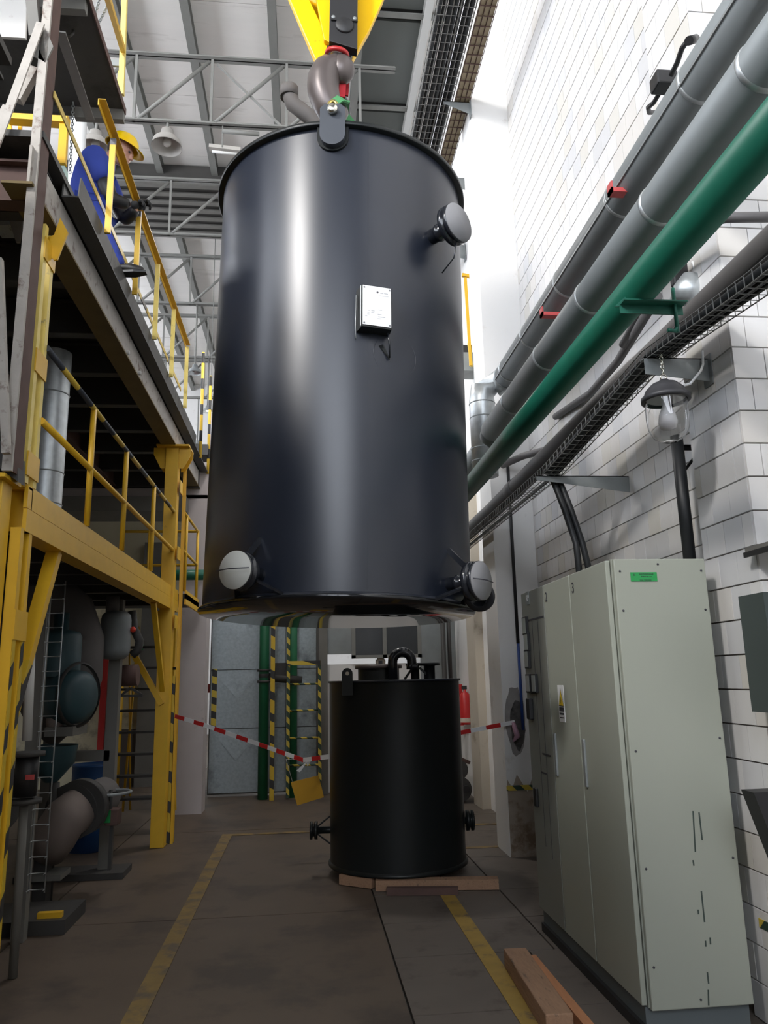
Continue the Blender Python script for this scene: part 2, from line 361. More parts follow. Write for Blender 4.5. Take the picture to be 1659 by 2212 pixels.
# cream wall section beyond the column
struct('trim_3', MB().box((2.32, 7.8, 0), (2.345, 11.9, 4.4)).box((2.20, 9.9, 0), (2.32, 10.4, 4.2)), M_cream)
solo('hazard_tape_outline', MB().box((2.325, 8.6, 2.42), (2.337, 9.75, 2.47)).box((2.325, 9.72, .65), (2.337, 9.77, 2.47)).box((2.325, 8.6, .65), (2.337, 9.75, .70)), H_tape, 'yellow and black tape frame stuck on the cream wall', 'tape')
# ---- ceiling
ZB, ZT, ZC = 10.1, 11.3, 11.9
ce = struct('ceiling', MB().box((-9, -9, ZC+.02), (WX+.1, 27, ZC+.4)), M_joint, 'white slab roof on steel trusses')
px_lines = [at(265, 60, Z=ZC).x, at(412, 60, Z=ZC).x, at(590, 60, Z=ZC).x]
XD = at(780, 0, Z=ZC).x
xs = [-9, -6.6, at(160, 150, Z=ZC).x, px_lines[0], px_lines[1], px_lines[2], XD]
for i, (a, b) in enumerate(zip(xs, xs[1:])):
    for j in range(13):
        y0 = 2+j*2.0
        if b-a > .2: part(ce, 'roof_slab', MB().box((a+.03, y0+.006, ZC), (b-.03, y0+1.994, ZC+.05)), M_roof)
for j in range(13):
    y0 = 2+j*2.0
    x0 = XD+.05; x1 = at(925, 0, Z=ZC).x; x2 = WX
    part(ce, 'roof_panel', MB().box((x0, y0+.12, ZC-.02), (x1, y0+1.88, ZC+.05)), M_roofdark)
    part(ce, 'roof_slab', MB().box((x1+.02, y0, ZC-.02), (x2, y0+1.99, ZC+.05)), M_roof)
    part(ce, 'crossbar', MB().ang((x0-.05, y0-.02, ZC-.1), (x2-.1, y0-.02, ZC-.1), .1, .1, .02), M_truss)
pl = MB()
for x in xs[2:]: pl.ibeam((x, 2, ZC-.13), (x, 26, ZC-.13), .14, .22, .02)
for k, x in enumerate(xs[1:]):
    part(ce, 'purlin', MB().ibeam((x, 2, ZC-.12), (x, 26, ZC-.12), .13, .22, .02), M_truss)
part(ce, 'purlin', MB().ibeam((at(925, 0, Z=ZC).x, 2, ZC-.12), (at(925, 0, Z=ZC).x, 26, ZC-.12), .12, .2, .02), M_wht)
# trusses: every bar of the truss its own part
def truss(y, lab, xn):
    t = thing('roof_truss', lab, 'truss', (-3, y, ZB), 'steel roof trusses across the hall')
    x0, x1 = -8.9, XD+.6
    part(t, 'lower_chord', MB().ang((x0, y+.01, ZB), (x1, y+.01, ZB), .07, .07, .012).ang((x0, y-.01, ZB), (x1, y-.01, ZB), -.07, .07, .012), M_truss)
    part(t, 'upper_chord', MB().ang((x0, y+.01, ZT), (x1, y+.01, ZT), .08, .08, .012).ang((x0, y-.01, ZT), (x1, y-.01, ZT), -.08, .08, .012), M_truss)
    stp = 1.17; xx = xn-stp*7; nodes = []
    while xx < x1: nodes.append(xx); xx += stp
    for k, nx in enumerate(nodes):
        part(t, 'vertical', MB().bar((nx, y, ZB), (nx, y, ZT), .045, .04, (1, 0, 0)), M_truss)
        if k+1 < len(nodes):
            part(t, 'diagonal', MB().cyl((nx+.06, y, ZB+.05), (nodes[k+1]-.05, y, ZT-.04), .03, 10), M_truss)
            if k % 3 == 0: part(t, 'thin_diagonal', MB().bar((nodes[k]-.05, y+.04, ZB+.05), (nodes[k]-1.1, y+.04, ZT-.04), .03, .03), M_truss)
    return t
for y, l, q in ((10.5, 'nearest grey steel roof truss, carrying the bell lamps above the worker', (288, 268)), (13.6, 'second grey steel roof truss behind the worker', (365, 508)),
             (16.4, 'third grey steel roof truss, next to the dark roof louvres', (410, 655)), (19.4, 'far grey roof truss, low beside the big tank', (448, 770)), (22.4, 'farthest grey roof truss at the hall end', (440, 850))): truss(y, l, at(*q, Y=y).x)
# dark louvres across the roof
lv = thing('roof_louvre', 'dark ribbed louvre band across the roof behind the worker', 'louvre', (-3, 14.9, ZC-.6))
part(lv, 'dark_housing', MB().box((-8.9, 13.9, ZC-.35), (XD, 16.0, ZC-.02)), M_dark_st)
for k in range(7): part(lv, 'slat', MB().box((-8.8, 14.0+k*.28, ZC-.40), (XD-.1, 14.12+k*.28, ZC-.36)), M_grey_st)
# far end and left walls, window wall behind the photographer
struct('wall_far', MB().box((-9, 25.8, 0), (WX+.3, 26.2, 12.4)), M_plaster)
struct('wall_left', MB().box((-9.3, -9, -.03), (-9, 26, 12.4)), M_cream)
wb = struct('wall_near', MB().box((-9, -9.3, 0), (6, -9, 4.4)).box((-9, -9.3, 10.8), (6, -9, 12.4)), M_plaster)
for i, y0 in enumerate((-7.5, -3.5, .5, 4.5, 8.5, 12.5, 16.5, 20.5)):
    wn = thing('window_%d' % (i+8), None, None, (-9, y0+1.7, 7.2), kind='structure')
    part(wn, 'pane', MB().box((-8.99, y0+.1, 7.3), (-8.97, y0+3.3, 11.0)), M_winday); part(wn, 'frame', MB().box((-9, y0, 7.2), (-8.9, y0+3.4, 7.3)).box((-9, y0, 11.0), (-8.9, y0+3.4, 11.1)).box((-9, y0, 7.2), (-8.9, y0+.1, 11.1)).box((-9, y0+3.3, 7.2), (-8.9, y0+3.4, 11.1)), M_truss)
struct('wall_near_side', MB().box((5.8, -9, -.03), (6.1, -3.0, 12.4)).box((3.1, -3.1, -.02), (6.1, -2.9, 12.4)), M_plaster)
wi = 0
for x0 in (-8.6, -6.5, -4.4, -2.3, -.2):
    wi += 1; wn = thing('window_%d' % wi, None, None, (x0+.9, -9.1, 4.4), kind='structure')
    part(wn, 'pane', MB().box((x0, -9.15, 4.5), (x0+1.9, -9.12, 10.7)), M_winday)
    part(wn, 'frame', MB().box((x0-.1, -9.2, 4.4), (x0, -9.0, 10.8)).box((x0+1.9, -9.2, 4.4), (x0+2.0, -9.0, 10.8)).box((x0, -9.2, 4.4), (x0+1.9, -9.0, 4.5)).box((x0, -9.2, 7.5), (x0+1.9, -9.05, 7.58)), M_truss)
# ================================================================ SUSPENDED TANK (hangs slightly tilted; built in its own frame)
AX = V((.020, .026, 1)).normalized()
TK = thing('suspended_tank', 'huge glossy black cylindrical plastic tank hanging from the crane hook', 'tank', (.194, 4.612, 1.997))
U_ = V((1, 0, 0)); U_ = (U_-AX*U_.dot(AX)).normalized(); W_ = AX.cross(U_)   # local x, y
TC = V((.194, 4.612, 1.997)); TR = .80; TH = 2.796
def tk(phi, r, h):
    """point on the tank: phi degrees from straight towards the aisle camera side, positive to the right"""
    a = math.radians(phi); return TC+(U_*math.sin(a)-W_*math.cos(a))*r+AX*h
def tkh(px, py, phi, r):
    """height on the tank whose picture row is py"""
    lo, hi = 0, TH
    for _ in range(30):
        m = (lo+hi)/2; p = tk(phi, r, m)-V((0, 0, CH)); q = RM.transposed() @ p; y = 1106-FPX*q.y/-q.z
        if y > py: lo = m
        else: hi = m
    return m
def nrm(phi): a = math.radians(phi); return U_*math.sin(a)-W_*math.cos(a)
part(TK, 'shell', MB().lathe([(TR, .02), (TR, TH-.03)], TC, AX, 128), M_hdpe)
part(TK, 'bottom_plate', MB().lathe([(0, 0), (.818, 0), (.824, .006), (.824, .018), (.818, .022), (TR-.01, .022)], TC, AX, 128), M_hdpe_b)
part(TK, 'bottom_weld', MB().lathe([(TR+.014, .022), (TR+.009, .03), (TR-.001, .036)], TC, AX, 96), M_hdpe)
part(TK, 'lid', MB().lathe([(TR-.02, TH-.03), (.832, TH-.03), (.836, TH-.026), (.836, TH-.004), (.832, TH), (0, TH)], TC, AX, 128), M_hdpe_m)
part(TK, 'seam', MB().bar(tk(8.6, TR-.0005, .03), tk(8.6, TR-.0005, TH-.04), .006, .003, nrm(8.6)), M_hdpe)
def brace(p0, p1, wd, up): return MB().bar(p0, p1, wd, .012, up)
def nozzle(phi, h, L, rp, rf, cap, capm, braces=True, elbow=False):
    n = nrm(phi); a = tk(phi, TR-.02, h); b = tk(phi, TR+L, h)
    part(TK, 'nozzle_pipe', MB().lathe([(rp, 0), (rp, .07), (rp+.008, .075), (rp+.008, .09), (rp, .095), (rp, L), (rp+.012, L+.012), (rp+.012, L+.025)], a, n, 28), M_gloss)
    part(TK, 'flange', MB().lathe([(rp, L-.01), (rf, L-.01), (rf, L+.015), (rp+.012, L+.02), (rp+.012, L+.03), (rf-.006, L+.03), (rf, L+.036), (rf, L+.052), (0, L+.052)], a, n, 40), M_gloss)
    if cap: part(TK, 'cap', MB().lathe([(0, L+.0525), (rf-.002, L+.0525), (rf-.002, L+.060), (0, L+.060)], a, n, 40), capm, 'pale round cap' if capm is M_cap else None)
    if braces:
        t = AX.cross(n)
        for d, s_ in ((AX, .19), (-AX*.55-t*.8, .18), (-AX*.55+t*.8, .18)):
            q = a+d*s_+n*0.02
            ang_ = (q-TC).dot(AX); rr = (q-TC-AX*ang_); q = TC+AX*ang_+rr.normalized()*(TR+.002)
            part(TK, 'brace', MB().bar(q, a+n*(L-.0)+d*(rp+.01), .03, .012, n.cross(d)), M_gloss)
    return a, b, n
h1 = tkh(0, 497, 40, TR+.1)
nozzle(40, h1, .17, .045, .118, True, M_capg, braces=False)
part(TK, 'bleed_wire', MB().tube([tk(40, TR+.19, h1-.09), tk(41, TR+.15, h1-.2), tk(41, TR+.06, h1-.26)], .004, 6), M_gloss)
h2 = tkh(0, 1232, -33, TR+.18)
nozzle(-33, h2, .16, .04, .098, True, M_cap)
h3 = tkh(0, 1256, 46, TR+.16)
a3, b3, n3 = nozzle(46, h3, .17, .036, .105, True, M_capg)
for h_, ph in ((h2, -33), (h3, 46)):
    n = nrm(ph); t = AX.cross(n); c = tk(ph, TR+.16+.068, h_)
    part(TK, 'cap_tie', MB().tube([c-t*.10-n*.01, c+n*.012, c+t*.10-n*.01], .003, 6), M_ink)
# drain elbow right of the lower right nozzle
dc = at(1036, 1288, Y=(tk(54, TR+.12, h3)).y); dn = V((-.25, -.80, -.30)).normalized()
part(TK, 'drain_elbow', MB().tube([tk(62, TR-.02, (dc-TC).dot(AX)+.06), tk(60, TR+.08, (dc-TC).dot(AX)+.05), dc-dn*.06, dc], .034, 16), M_gloss)
part(TK, 'drain_flange', MB().lathe([(.034, -.02), (.080, -.02), (.084, -.012), (.084, .012), (.080, .018), (.045, .018), (.040, .0), (0, .0)], dc, dn, 28), M_gloss)
# lifting lug at the front, with two more behind
def lug(phi):
    n = nrm(phi); t = AX.cross(n)
    def outline(w_, b, tp, rc):
        pts = [tk(phi, TR, 0)+AX*(b+w_)-t*w_*math.cos(x)-AX*w_*math.sin(x) for x in [PI*i/12 for i in range(13)]]
        pts += [tk(phi, TR, tp)+t*w_-AX*rc, tk(phi, TR, tp)+t*(w_-rc), tk(phi, TR, tp)-t*(w_-rc), tk(phi, TR, tp)-t*w_-AX*rc]
        return pts
    part(TK, 'lug_backing', MB().prism([p-n*.01 for p in outline(.092, hb-.014, TH-.02, .002)], n*.024, None), M_hdpe_m)
    part(TK, 'lifting_lug', MB().prism([p+n*.012 for p in outline(.074, hb, ht, .03)], n*.036, None), M_lug)
hb = tkh(0, 316, -6, TR+.03); ht = TH+.10
for k, ph in enumerate((-6.5, 113, 233)): lug(ph)
LG = [tk(ph, TR+.03, TH+.05) for ph in (-6.5, 113, 233)]
# name plate box
phn = 10.5; hn = tkh(0, 664, phn, TR+.07); n = nrm(phn); t = AX.cross(n)*1
def npt(a, b, c): return tk(phn, TR, hn)+t*a+AX*b+n*c
part(TK, 'plate_box', MB().prism([npt(-.098, -.125, -.02), npt(.092, -.125, -.02), npt(.084, -.125, .075), npt(-.084, -.125, .075)], AX*.25, None), M_hdpe_m)
part(TK, 'box_strip', MB().prism([npt(-.0875, -.12, .06), npt(-.0875, .12, .06), npt(-.087, .12, .071), npt(-.087, -.12, .071)], t*-.002, None), M_white)
NP = part(TK, 'name_plate', MB().prism([npt(-.08, -.115, .0755), npt(.08, -.115, .0755), npt(.08, .12, .0755), npt(-.08, .12, .0755)], n*.004, None), M_white, 'white name plate with faint printing')
ink = MB(); M_fink = mat('faint_print', (.45, .45, .48), .6)
def inkbar(a, b, w_, h_): ink.prism([npt(a, b, .0797), npt(a+w_, b, .0797), npt(a+w_, b+h_, .0797), npt(a, b+h_, .0797)], n*.0004, None)
for a, b, w_, h_ in ((.018, .082, .018, .004), (.040, .082, .022, .004), (.015, .066, .05, .002), (-.032, -.03, .018, .003), (-.032, -.042, .016, .003), (-.052, -.03, .012, .002), (-.055, -.042, .012, .002), (-.055, -.053, .012, .002), (-.067, -.065, .012, .002), (.008, -.02, .02, .003), (.004, -.048, .022, .003), (.006, -.062, .04, .003), (.002, -.073, .02, .002)): inkbar(a, b, w_, h_)
part(TK, 'print', ink, M_fink)
em = MB(); em.lathe([(.003, 0), (.006, 0)], npt(.003, .086, .080), n, 16); em.prism([npt(-.001, .083, .0797), npt(.007, .083, .0797), npt(.005, .088, .0797), npt(.001, .088, .0797)], n*.0005, None)
part(TK, 'emblem', em, M_ink)
for a in (-.072, .072):
    for b in (-.105, .108): part(TK, 'screw', MB().lathe([(0, .003), (.004, .003), (.005, 0)], npt(a, b, .0795), n, 10), M_capg)
wl = MB().tube([npt(-.10, .09, .012), npt(-.105, -.12, .012), npt(-.10, -.17, .008)], .003, 6)
part(TK, 'cable_tie', wl, M_galv)
part(TK, 'hanging_tag', MB().tube([npt(.07, -.135, .05), npt(.085, -.20, .03), npt(.09, -.26, .012)], .005, 8), M_gloss)
part(TK, 'gusset', MB().prism([npt(.03, -.19, .0), npt(.088, -.265, .0), npt(.085, -.265, .012), npt(.05, -.185, .012)], t*.006, None), M_hdpe_m)
part(TK, 'patch_ring', MB().lathe([(.128, 0), (.130, .002), (.132, 0)], tk(20, TR+.001, hn-.23)-nrm(20)*.009, nrm(20), 48), M_hdpe)
# vent elbow on the lid (left) and a second bent pipe
vp = thing('vent_pipe', 'dark grey vent elbow rising behind the rim of the hanging tank', 'pipe', tuple(TC+AX*TH+U_*-.05+W_*.25))
p0 = TC+AX*TH+U_*.0+W_*.2; ya = 4.75
e0, e1, e2, e3 = at(690, 268, Y=ya), at(655, 242, Y=ya), at(633, 225, Y=ya), at(625, 203, Y=ya)
part(vp, 'bent_pipe', MB().tube([V((.05, 4.8, TC.z+TH)), e0, e0.lerp(e1, .6), e1, e2, e2.lerp(e3, .5), e3], .055, 20), M_lag)
part(vp, 'collar', MB().cyl(e3-V((0, 0, .03)), e3+V((0, 0, .05)), .066, 12), M_lag)
part(TK, 'rear_spout', MB().tube([at(742, 262, Y=4.9), at(745, 235, Y=4.9), at(741, 222, Y=4.9), at(730, 218, Y=4.9)], .045, 14), M_gloss)
# ================================================================ CRANE HOOK BLOCK
YB = 4.58
hk = thing('crane_block', 'yellow crane bottom block with dark swivel housing above the hook', 'crane block', (.2, YB, 5.8))
def poly(pts, y0, y1, Yp=YB):
    P3 = [at(a, b, Y=y0) for a, b in pts]; return MB().prism([V((p.x, y0, p.z)) for p in P3], V((0, y1-y0, 0)), None)
part(hk, 'cheek_plate', poly([(600, -60), (640, -60), (713, 92), (704, 150), (688, 145)], YB-.16, YB-.13), M_crane, bevel=.006)
part(hk, 'cheek_plate', poly([(745, -60), (850, -60), (827, 0), (798, 65), (750, 150), (738, 168), (735, 120)], YB-.10, YB-.05), M_crane, bevel=.006)
part(hk, 'rear_cheek', poly([(600, -60), (850, -60), (790, 70), (745, 165), (700, 150), (680, 130)], YB+.14, YB+.18), M_crane, bevel=.006)
part(hk, 'sheave', MB().lathe([(0, -.07), (.36, -.07), (.38, -.045), (.33, 0), (.38, .045), (.36, .07), (0, .07)], at(725, -60, Y=YB)+V((0, .02, 0)), (0, 1, 0), 48), M_crane)
part(hk, 'front_rib', poly([(672, -60), (716, -60), (714, 92), (700, 85)], YB-.20, YB-.165), M_crane, bevel=.004)
part(hk, 'housing', poly([(714, -60), (773, -60), (772, 106), (711, 88)], YB-.24, YB-.17), M_black, bevel=.004)
part(hk, 'crosshead', poly([(709, 92), (764, 100), (757, 132), (745, 138), (698, 122)], YB-.17, YB-.08), M_black, bevel=.006)
bc = at(744, 55, Y=YB-.24)
part(hk, 'pin_head', MB().lathe([(0, .014), (.055, .014), (.062, .008), (.062, 0)], bc, (0, -1, .0), 32), M_black)
part(hk, 'keeper_plate', MB().box((bc.x-.09, YB-.252, bc.z+.03), (bc.x+.09, YB-.24, bc.z+.065)), M_black)
for dx in (-.075, .07): part(hk, 'bolt', MB().lathe([(0, .006), (.014, .006), (.014, 0)], (bc.x+dx, YB-.25, bc.z+.05), (0, -1, 0), 6), M_galvd)
YH = 4.36
# hook
ho = thing('crane_hook', 'grey brown forged crane hook with a red collar above the hanging tank', 'hook', tuple(at(707, 235, Y=YH)))
hp = [at(728, 118, Y=YH), at(724, 140, Y=YH), at(708, 150, Y=YH), at(698, 172, Y=YH), at(698, 197, Y=YH), at(704, 218, Y=YH), at(712, 238, Y=YH), at(727, 248, Y=YH+.02), at(742, 240, Y=YH+.04)]
hm = MB(); sm = []
for i in range(len(hp)-1):
    for k in range(4): sm.append(hp[i].lerp(hp[i+1], k/4))
sm.append(hp[-1])
for _ in range(3): sm = [sm[0]]+[(sm[i-1]+sm[i]*2+sm[i+1])/4 for i in range(1, len(sm)-1)]+[sm[-1]]
rr = []
for i in range(len(sm)):
    f = i/(len(sm)-1); rr.append(.045+.04*math.sin(min(1, f*1.6)*PI)**.8 if f < .62 else .045+.04*math.sin(min(1, .62*1.6)*PI)**.8*(1) + .0)
rr = [(.040, .070, .098, .108, .106, .100, .090, .074, .045)[min(8, int(i/(len(sm)-1)*8))]*(1-(i/(len(sm)-1)*8) % 1)+(.040, .070, .098, .108, .106, .100, .090, .074, .045)[min(8, int(i/(len(sm)-1)*8)+1)]*((i/(len(sm)-1)*8) % 1) for i in range(len(sm))]
part(ho, 'hook_body', hm.tube(sm, rr, 20), M_hook)
part(ho, 'shank_boss', MB().ball(at(738, 150, Y=YH), .088, 20, sc=(1, .9, 1.2)), M_hook)
part(ho, 'collar', MB().lathe([(.062, -.012), (.082, -.012), (.084, .0), (.082, .012), (.062, .012)], at(728, 119, Y=YH-.01), (.1, -.2, 1), 28), M_red, 'red collar')
# slings from the hook to the lugs
hb0 = at(722, 236, Y=YH+.03)
def sling(pts, wd, m, lab):
    mb = MB()
    for a, b in zip(pts, pts[1:]): mb.bar(a, b, wd, .012, (0, -1, .2))
    return solo('lifting_sling', mb, m, lab, 'sling')
sling([at(743, 150, Y=YH+.02), at(740, 185, Y=YH+.02), at(738, 210, Y=YH+.02)], .045, M_redsl, 'red webbing sling hanging down behind the crane hook')
sling([at(750, 160, Y=YH+.08), at(746, 207, Y=YH+.08)], .04, M_redsl, 'narrower red webbing sling at the right of the crane hook')
sling([at(722, 222, Y=YH-.09), at(735, 213, Y=YH-.09), at(746, 218, Y=YH-.04), at(743, 246, Y=YB), LG[1]], .06, M_grsl, 'green webbing sling over the tank rim beside the hook')
sling([hb0, LG[2]+V((0, 0, .03))], .05, M_grsl, 'green webbing sling reaching the rear left lug')
ls = solo('lifting_sling', MB().tube([hb0+V((0, -.05, .02)), LG[0]+V((0, .02, .07))], .018, 10), M_chrome, 'steel chain leg between the hook and the front lug', 'sling')
sk = thing('shackle', 'brass coloured shackle pinned to the front lifting lug', 'shackle', tuple(LG[0]))
sc_ = tk(-6.5, TR+.03, ht-.055)
part(sk, 'bow', MB().tube([sc_+U_*-.022+AX*.0]+[sc_+U_*(-.026*math.cos(x))+AX*(.05+.035*math.sin(x)) for x in [PI*i/10 for i in range(11)]]+[sc_+U_*.022], .011, 10), M_brass)
part(sk, 'pin', MB().lathe([(0, .045), (.026, .045), (.03, .035), (.03, .02), (.015, .018), (.015, -.04), (0, -.04)], sc_+V((0, -.01, 0)), nrm(-6.5), 20), M_chrome)
# ================================================================ FLOOR TANK
FT = thing('floor_tank', 'smaller matt black cylindrical tank standing on timbers on the floor', 'tank', (.795, 7.0, .085))
fc = V((.795, 7.0, .085)); fr_ = .582; fh = 1.525
part(FT, 'shell', MB().lathe([(fr_, .015), (fr_, fh-.02)], fc, (0, 0, 1), 96), M_hdpe_m)
part(FT, 'bottom_plate', MB().lathe([(0, 0), (fr_+.018, 0), (fr_+.018, .018), (fr_, .03)], fc, (0, 0, 1), 96), M_hdpe_m)
part(FT, 'lid', MB().lathe([(fr_, fh-.02), (fr_+.015, fh-.018), (fr_+.015, fh), (0, fh)], fc, (0, 0, 1), 96), M_hdpe)
top = fc.z+fh
def fx(px, Y): return at(px, 1466, Y=Y).x
lx = fx(750, 6.55); lg = MB()
lg.prism([V((lx-.045, 6.53, top-.12)), V((lx+.045, 6.53, top-.12)), V((lx+.045, 6.53, top+.06))]+[V((lx+.045*math.cos(a), 6.53, top+.06+.045*math.sin(a))) for a in [PI*i/10 for i in range(1, 10)]]+[V((lx-.045, 6.53, top+.06))], V((0, .03, 0)), None)
lgo = part(FT, 'lifting_lug', lg, M_hdpe_m)
part(FT, 'lug_hole', MB().lathe([(0, 0), (.016, 0)], (lx, 6.527, top+.06), (0, -1, 0), 20), M_cream)
mx = fx(818, 6.95); part(FT, 'manhole', MB().lathe([(.185, 0), (.185, .105)], (mx, 6.95, top), (0, 0, 1), 48), M_hdpe_m)
part(FT, 'manhole_lid', MB().lathe([(.185, .10), (.21, .10), (.212, .115), (.212, .128), (.205, .133), (0, .133)], (mx, 6.95, top), (0, 0, 1), 48), M_hook, 'brownish rimmed lid')
gx = fx(848, 6.75)
part(FT, 'gooseneck', MB().tube([V((gx, 6.72, top-.01)), V((gx, 6.72, top+.14))]+[V((gx+.085-.085*math.cos(a), 6.72, top+.15+.085*math.sin(a))) for a in [PI*i/12 for i in range(1, 12)]]+[V((gx+.17, 6.72, top+.13)), V((gx+.17, 6.72, top+.10))], .042, 20), M_gloss)
part(FT, 'gooseneck_cuff', MB().cyl((gx+.17, 6.72, top+.085), (gx+.17, 6.72, top+.125), .05, 20), M_gloss)
for i, px in enumerate((897, 928)):
    nx = fx(px, 6.85); r1 = .038 if i == 0 else .05
    part(FT, 'top_nozzle', MB().lathe([(r1, -.005), (r1, .115), (r1+.045, .118), (r1+.045, .14), (0, .14)], (nx, 6.85, top), (0, 0, 1), 28), M_hdpe_m)
    if i == 0:
        for dx in (-.1, .14): part(FT, 'top_brace', MB().bar((nx+dx, 6.82, top), (nx+dx*.25, 6.82, top+.10), .02, .012, (0, 1, 0)), M_hdpe_m)
def fnoz(ang_, z, L, rf, br):
    n = V((math.sin(ang_), -math.cos(ang_), 0)); a = fc+n*(fr_-.01)+V((0, 0, z))
    part(FT, 'side_nozzle', MB().lathe([(.03, 0), (.03, L), (rf, L), (rf, L+.025), (rf-.025, L+.03), (rf-.025, L+.04), (rf, L+.045), (rf, L+.065), (0, L+.065)], a, n, 28), M_hdpe_m)
    if br:
        for dz in (.12, -.12): part(FT, 'side_brace', MB().bar(a+V((0, 0, dz)), a+n*L+V((0, 0, dz*.25)), .02, .012, (0, 0, 1)), M_hdpe_m)
fnoz(math.radians(-93), .27, .12, .075, True); fnoz(math.radians(88), .31, .03, .085, False)
# timbers under it
for i, (a, b, lab) in enumerate((((.55, 6.45), (1.50, 6.32), 'pale squared timber sticking out under the small tank front'), ((.3, 7.55), (1.4, 7.5), 'squared timber under the rear of the small tank'), ((.30, 6.7), (.55, 6.52), 'short pale timber block under the left edge of the small tank'))):
    solo('timber', MB().bar((a[0], a[1], .042), (b[0], b[1], .042), .10, .075), M_wood, lab, 'timber')
solo('timber', MB().bar((.62, 6.30, .028), (1.16, 6.215, .028), .06, .052), M_rust, 'reddish squared timber lying in front of the pale timber at the small tank', 'timber')
# ================================================================ ELECTRICAL CABINETS
XC, ZP, ZTc = 1.53, .125, 2.195
ye = [3.74, 4.30, 4.80, 5.32]
plin = thing('cabinet_plinth', 'long dark grey plinth under the row of grey cabinets', 'plinth', (1.8, 4.5, 0))
part(plin, 'plinth_body', MB().box((XC+.02, ye[0]+.02, 0), (2.05, ye[3]-.02, ZP-.001)), M_plinth)
part(plin, 'kick_rail', MB().box((XC-.0, ye[0]+.03, .0), (XC+.02, ye[3]-.03, .05)), M_black)
labs = ('nearest pale grey cabinet numbered 3, with a green label on its side', 'middle pale grey cabinet numbered 2 with a yellow warning sticker', 'farthest darker grey cabinet with rows of small meters')
cabs = []
for i in range(3):
    y0, y1 = ye[i], ye[i+1]; c = thing('control_cabinet', labs[i], 'cabinet', ((XC+2.06)/2, (y0+y1)/2, ZP)); cabs.append(c)
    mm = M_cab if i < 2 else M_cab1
    part(c, 'body', MB().box((XC+.03, y0+.002, ZP), (2.06, y1-.002, ZTc)), mm)
    d = part(c, 'door', MB().box((XC, y0+.006, ZP+.01), (XC+.026, y1-.006, ZTc-.006)), mm, bevel=.004)
    if i < 2:
        part(d, 'handle', MB().box((XC-.012, y1-.075, 1.02), (XC+.002, y1-.045, 1.27)), M_galvd, bevel=.004)
        yl = y1-.04
        text_part(c, '3' if i == 0 else '2', .085, (XC-.002, yl, ZTc-.115), (0, -1, 0), (0, 0, 1), M_ink, 'number', align='LEFT')
sp = part(cabs[0], 'side_panel', MB().box((XC+.035, ye[0]-.022, ZP-.005), (2.055, ye[0]+.001, ZTc-.002)), M_cab, bevel=.005)
for x, z in ((XC+.065, 2.13), (2.03, 2.13), (1.8, 2.165), (XC+.065, 1.93), (2.03, 1.93), (XC+.065, 1.25), (2.03, 1.3), (XC+.065, .72), (2.03, .75), (XC+.06, .30), (1.8, .155)):
    part(cabs[0], 'screw', MB().lathe([(0, .004), (.005, .004), (.006, 0)], (x, ye[0]-.022, z), (0, -1, 0), 8), M_ink)
for (a, b) in (((1452, 1252), (1452, 1362)),): pass
Yf = ye[0]-.023
def onside(px, py): return at(px, py, Y=Yf)
scr = MB()
for (a, b) in (((1497, 1752), (1502, 1840)), ((1510, 1755), (1517, 1815)), ((1515, 1925), (1522, 1992)), ((1528, 2100), (1531, 2125)), ((1530, 2138), (1531, 2172)), ((1508, 1965), (1509, 1975)), ((1524, 2032), (1525, 2045)), ((1497, 1858), (1499, 1870)), ((1534, 2025), (1535, 2040))):
    scr.bar(onside(*a), onside(*b), .007, .001, (0, -1, 0))
part(cabs[0], 'scrape_marks', scr, mat('scrape_paint', (.05, .07, .06), .6))
g0, g1 = onside(1363, 1256), onside(1418, 1236)
part(cabs[0], 'green_label', MB().box((g0.x, Yf-.002, g0.z), (g1.x, Yf, g1.z)), M_glabel, 'small green label with dark lettering')
gw = g1.x-g0.x; gh = g1.z-g0.z
text_part(cabs[0], 'ELEKTROINSTALACJE', gh*.17, (g0.x+gw*.60, Yf-.0025, g0.z+gh*.74), (1, 0, 0), (0, 0, 1), M_ink)
text_part(cabs[0], 'TORUN Sp. z o.o.', gh*.17, (g0.x+gw*.60, Yf-.0025, g0.z+gh*.48), (1, 0, 0), (0, 0, 1), M_ink)
text_part(cabs[0], 'Nr fabr.  TORUN-00160', gh*.13, (g0.x+gw*.55, Yf-.0025, g0.z+gh*.10), (1, 0, 0), (0, 0, 1), M_ink)
text_part(cabs[0], 'EI', gh*.30, (g0.x+gw*.14, Yf-.0025, g0.z+gh*.62), (1, 0, 0), (0, 0, 1), M_ink)
# warning sticker on cabinet 2
s0, s1 = at(1203, 1558, X=XC-.003), at(1223, 1480, X=XC-.003)
ys0, ys1 = 4.47, 4.33; yA, yB_ = s0.y, s1.y
cy = (at(1213, 1520, X=XC).y); hw = .052; zb, zt = at(1213, 1559, X=XC).z, at(1213, 1480, X=XC).z
part(cabs[1], 'warning_sticker', MB().box((XC-.002, cy-hw, zb), (XC+.001, cy+hw, zt)), M_white, 'white sticker with a yellow triangle')
hz = zt-zb; tri = lambda k, x: MB().prism([V((x, cy-hw*.85*k, zb+hz*(.42+.02*(1-k)*8))), V((x, cy+hw*.85*k, zb+hz*(.42+.02*(1-k)*8))), V((x, cy, zb+hz*(.92-.1*(1-k)*8*.5)))], V((-.0006, 0, 0)), None)
part(cabs[1], 'triangle_border', tri(1, XC-.002), M_ink); part(cabs[1], 'triangle', tri(.85, XC-.0027), M_ylabel)
bo = MB(); zc = zb+hz*.6
bo.prism([V((XC-.0034, cy-.004, zc+.02)), V((XC-.0034, cy+.008, zc)), V((XC-.0034, cy+.001, zc+.001)), V((XC-.0034, cy+.005, zc-.024)), V((XC-.0034, cy-.008, zc-.001)), V((XC-.0034, cy-.001, zc-.001))], V((-.0005, 0, 0)), None)
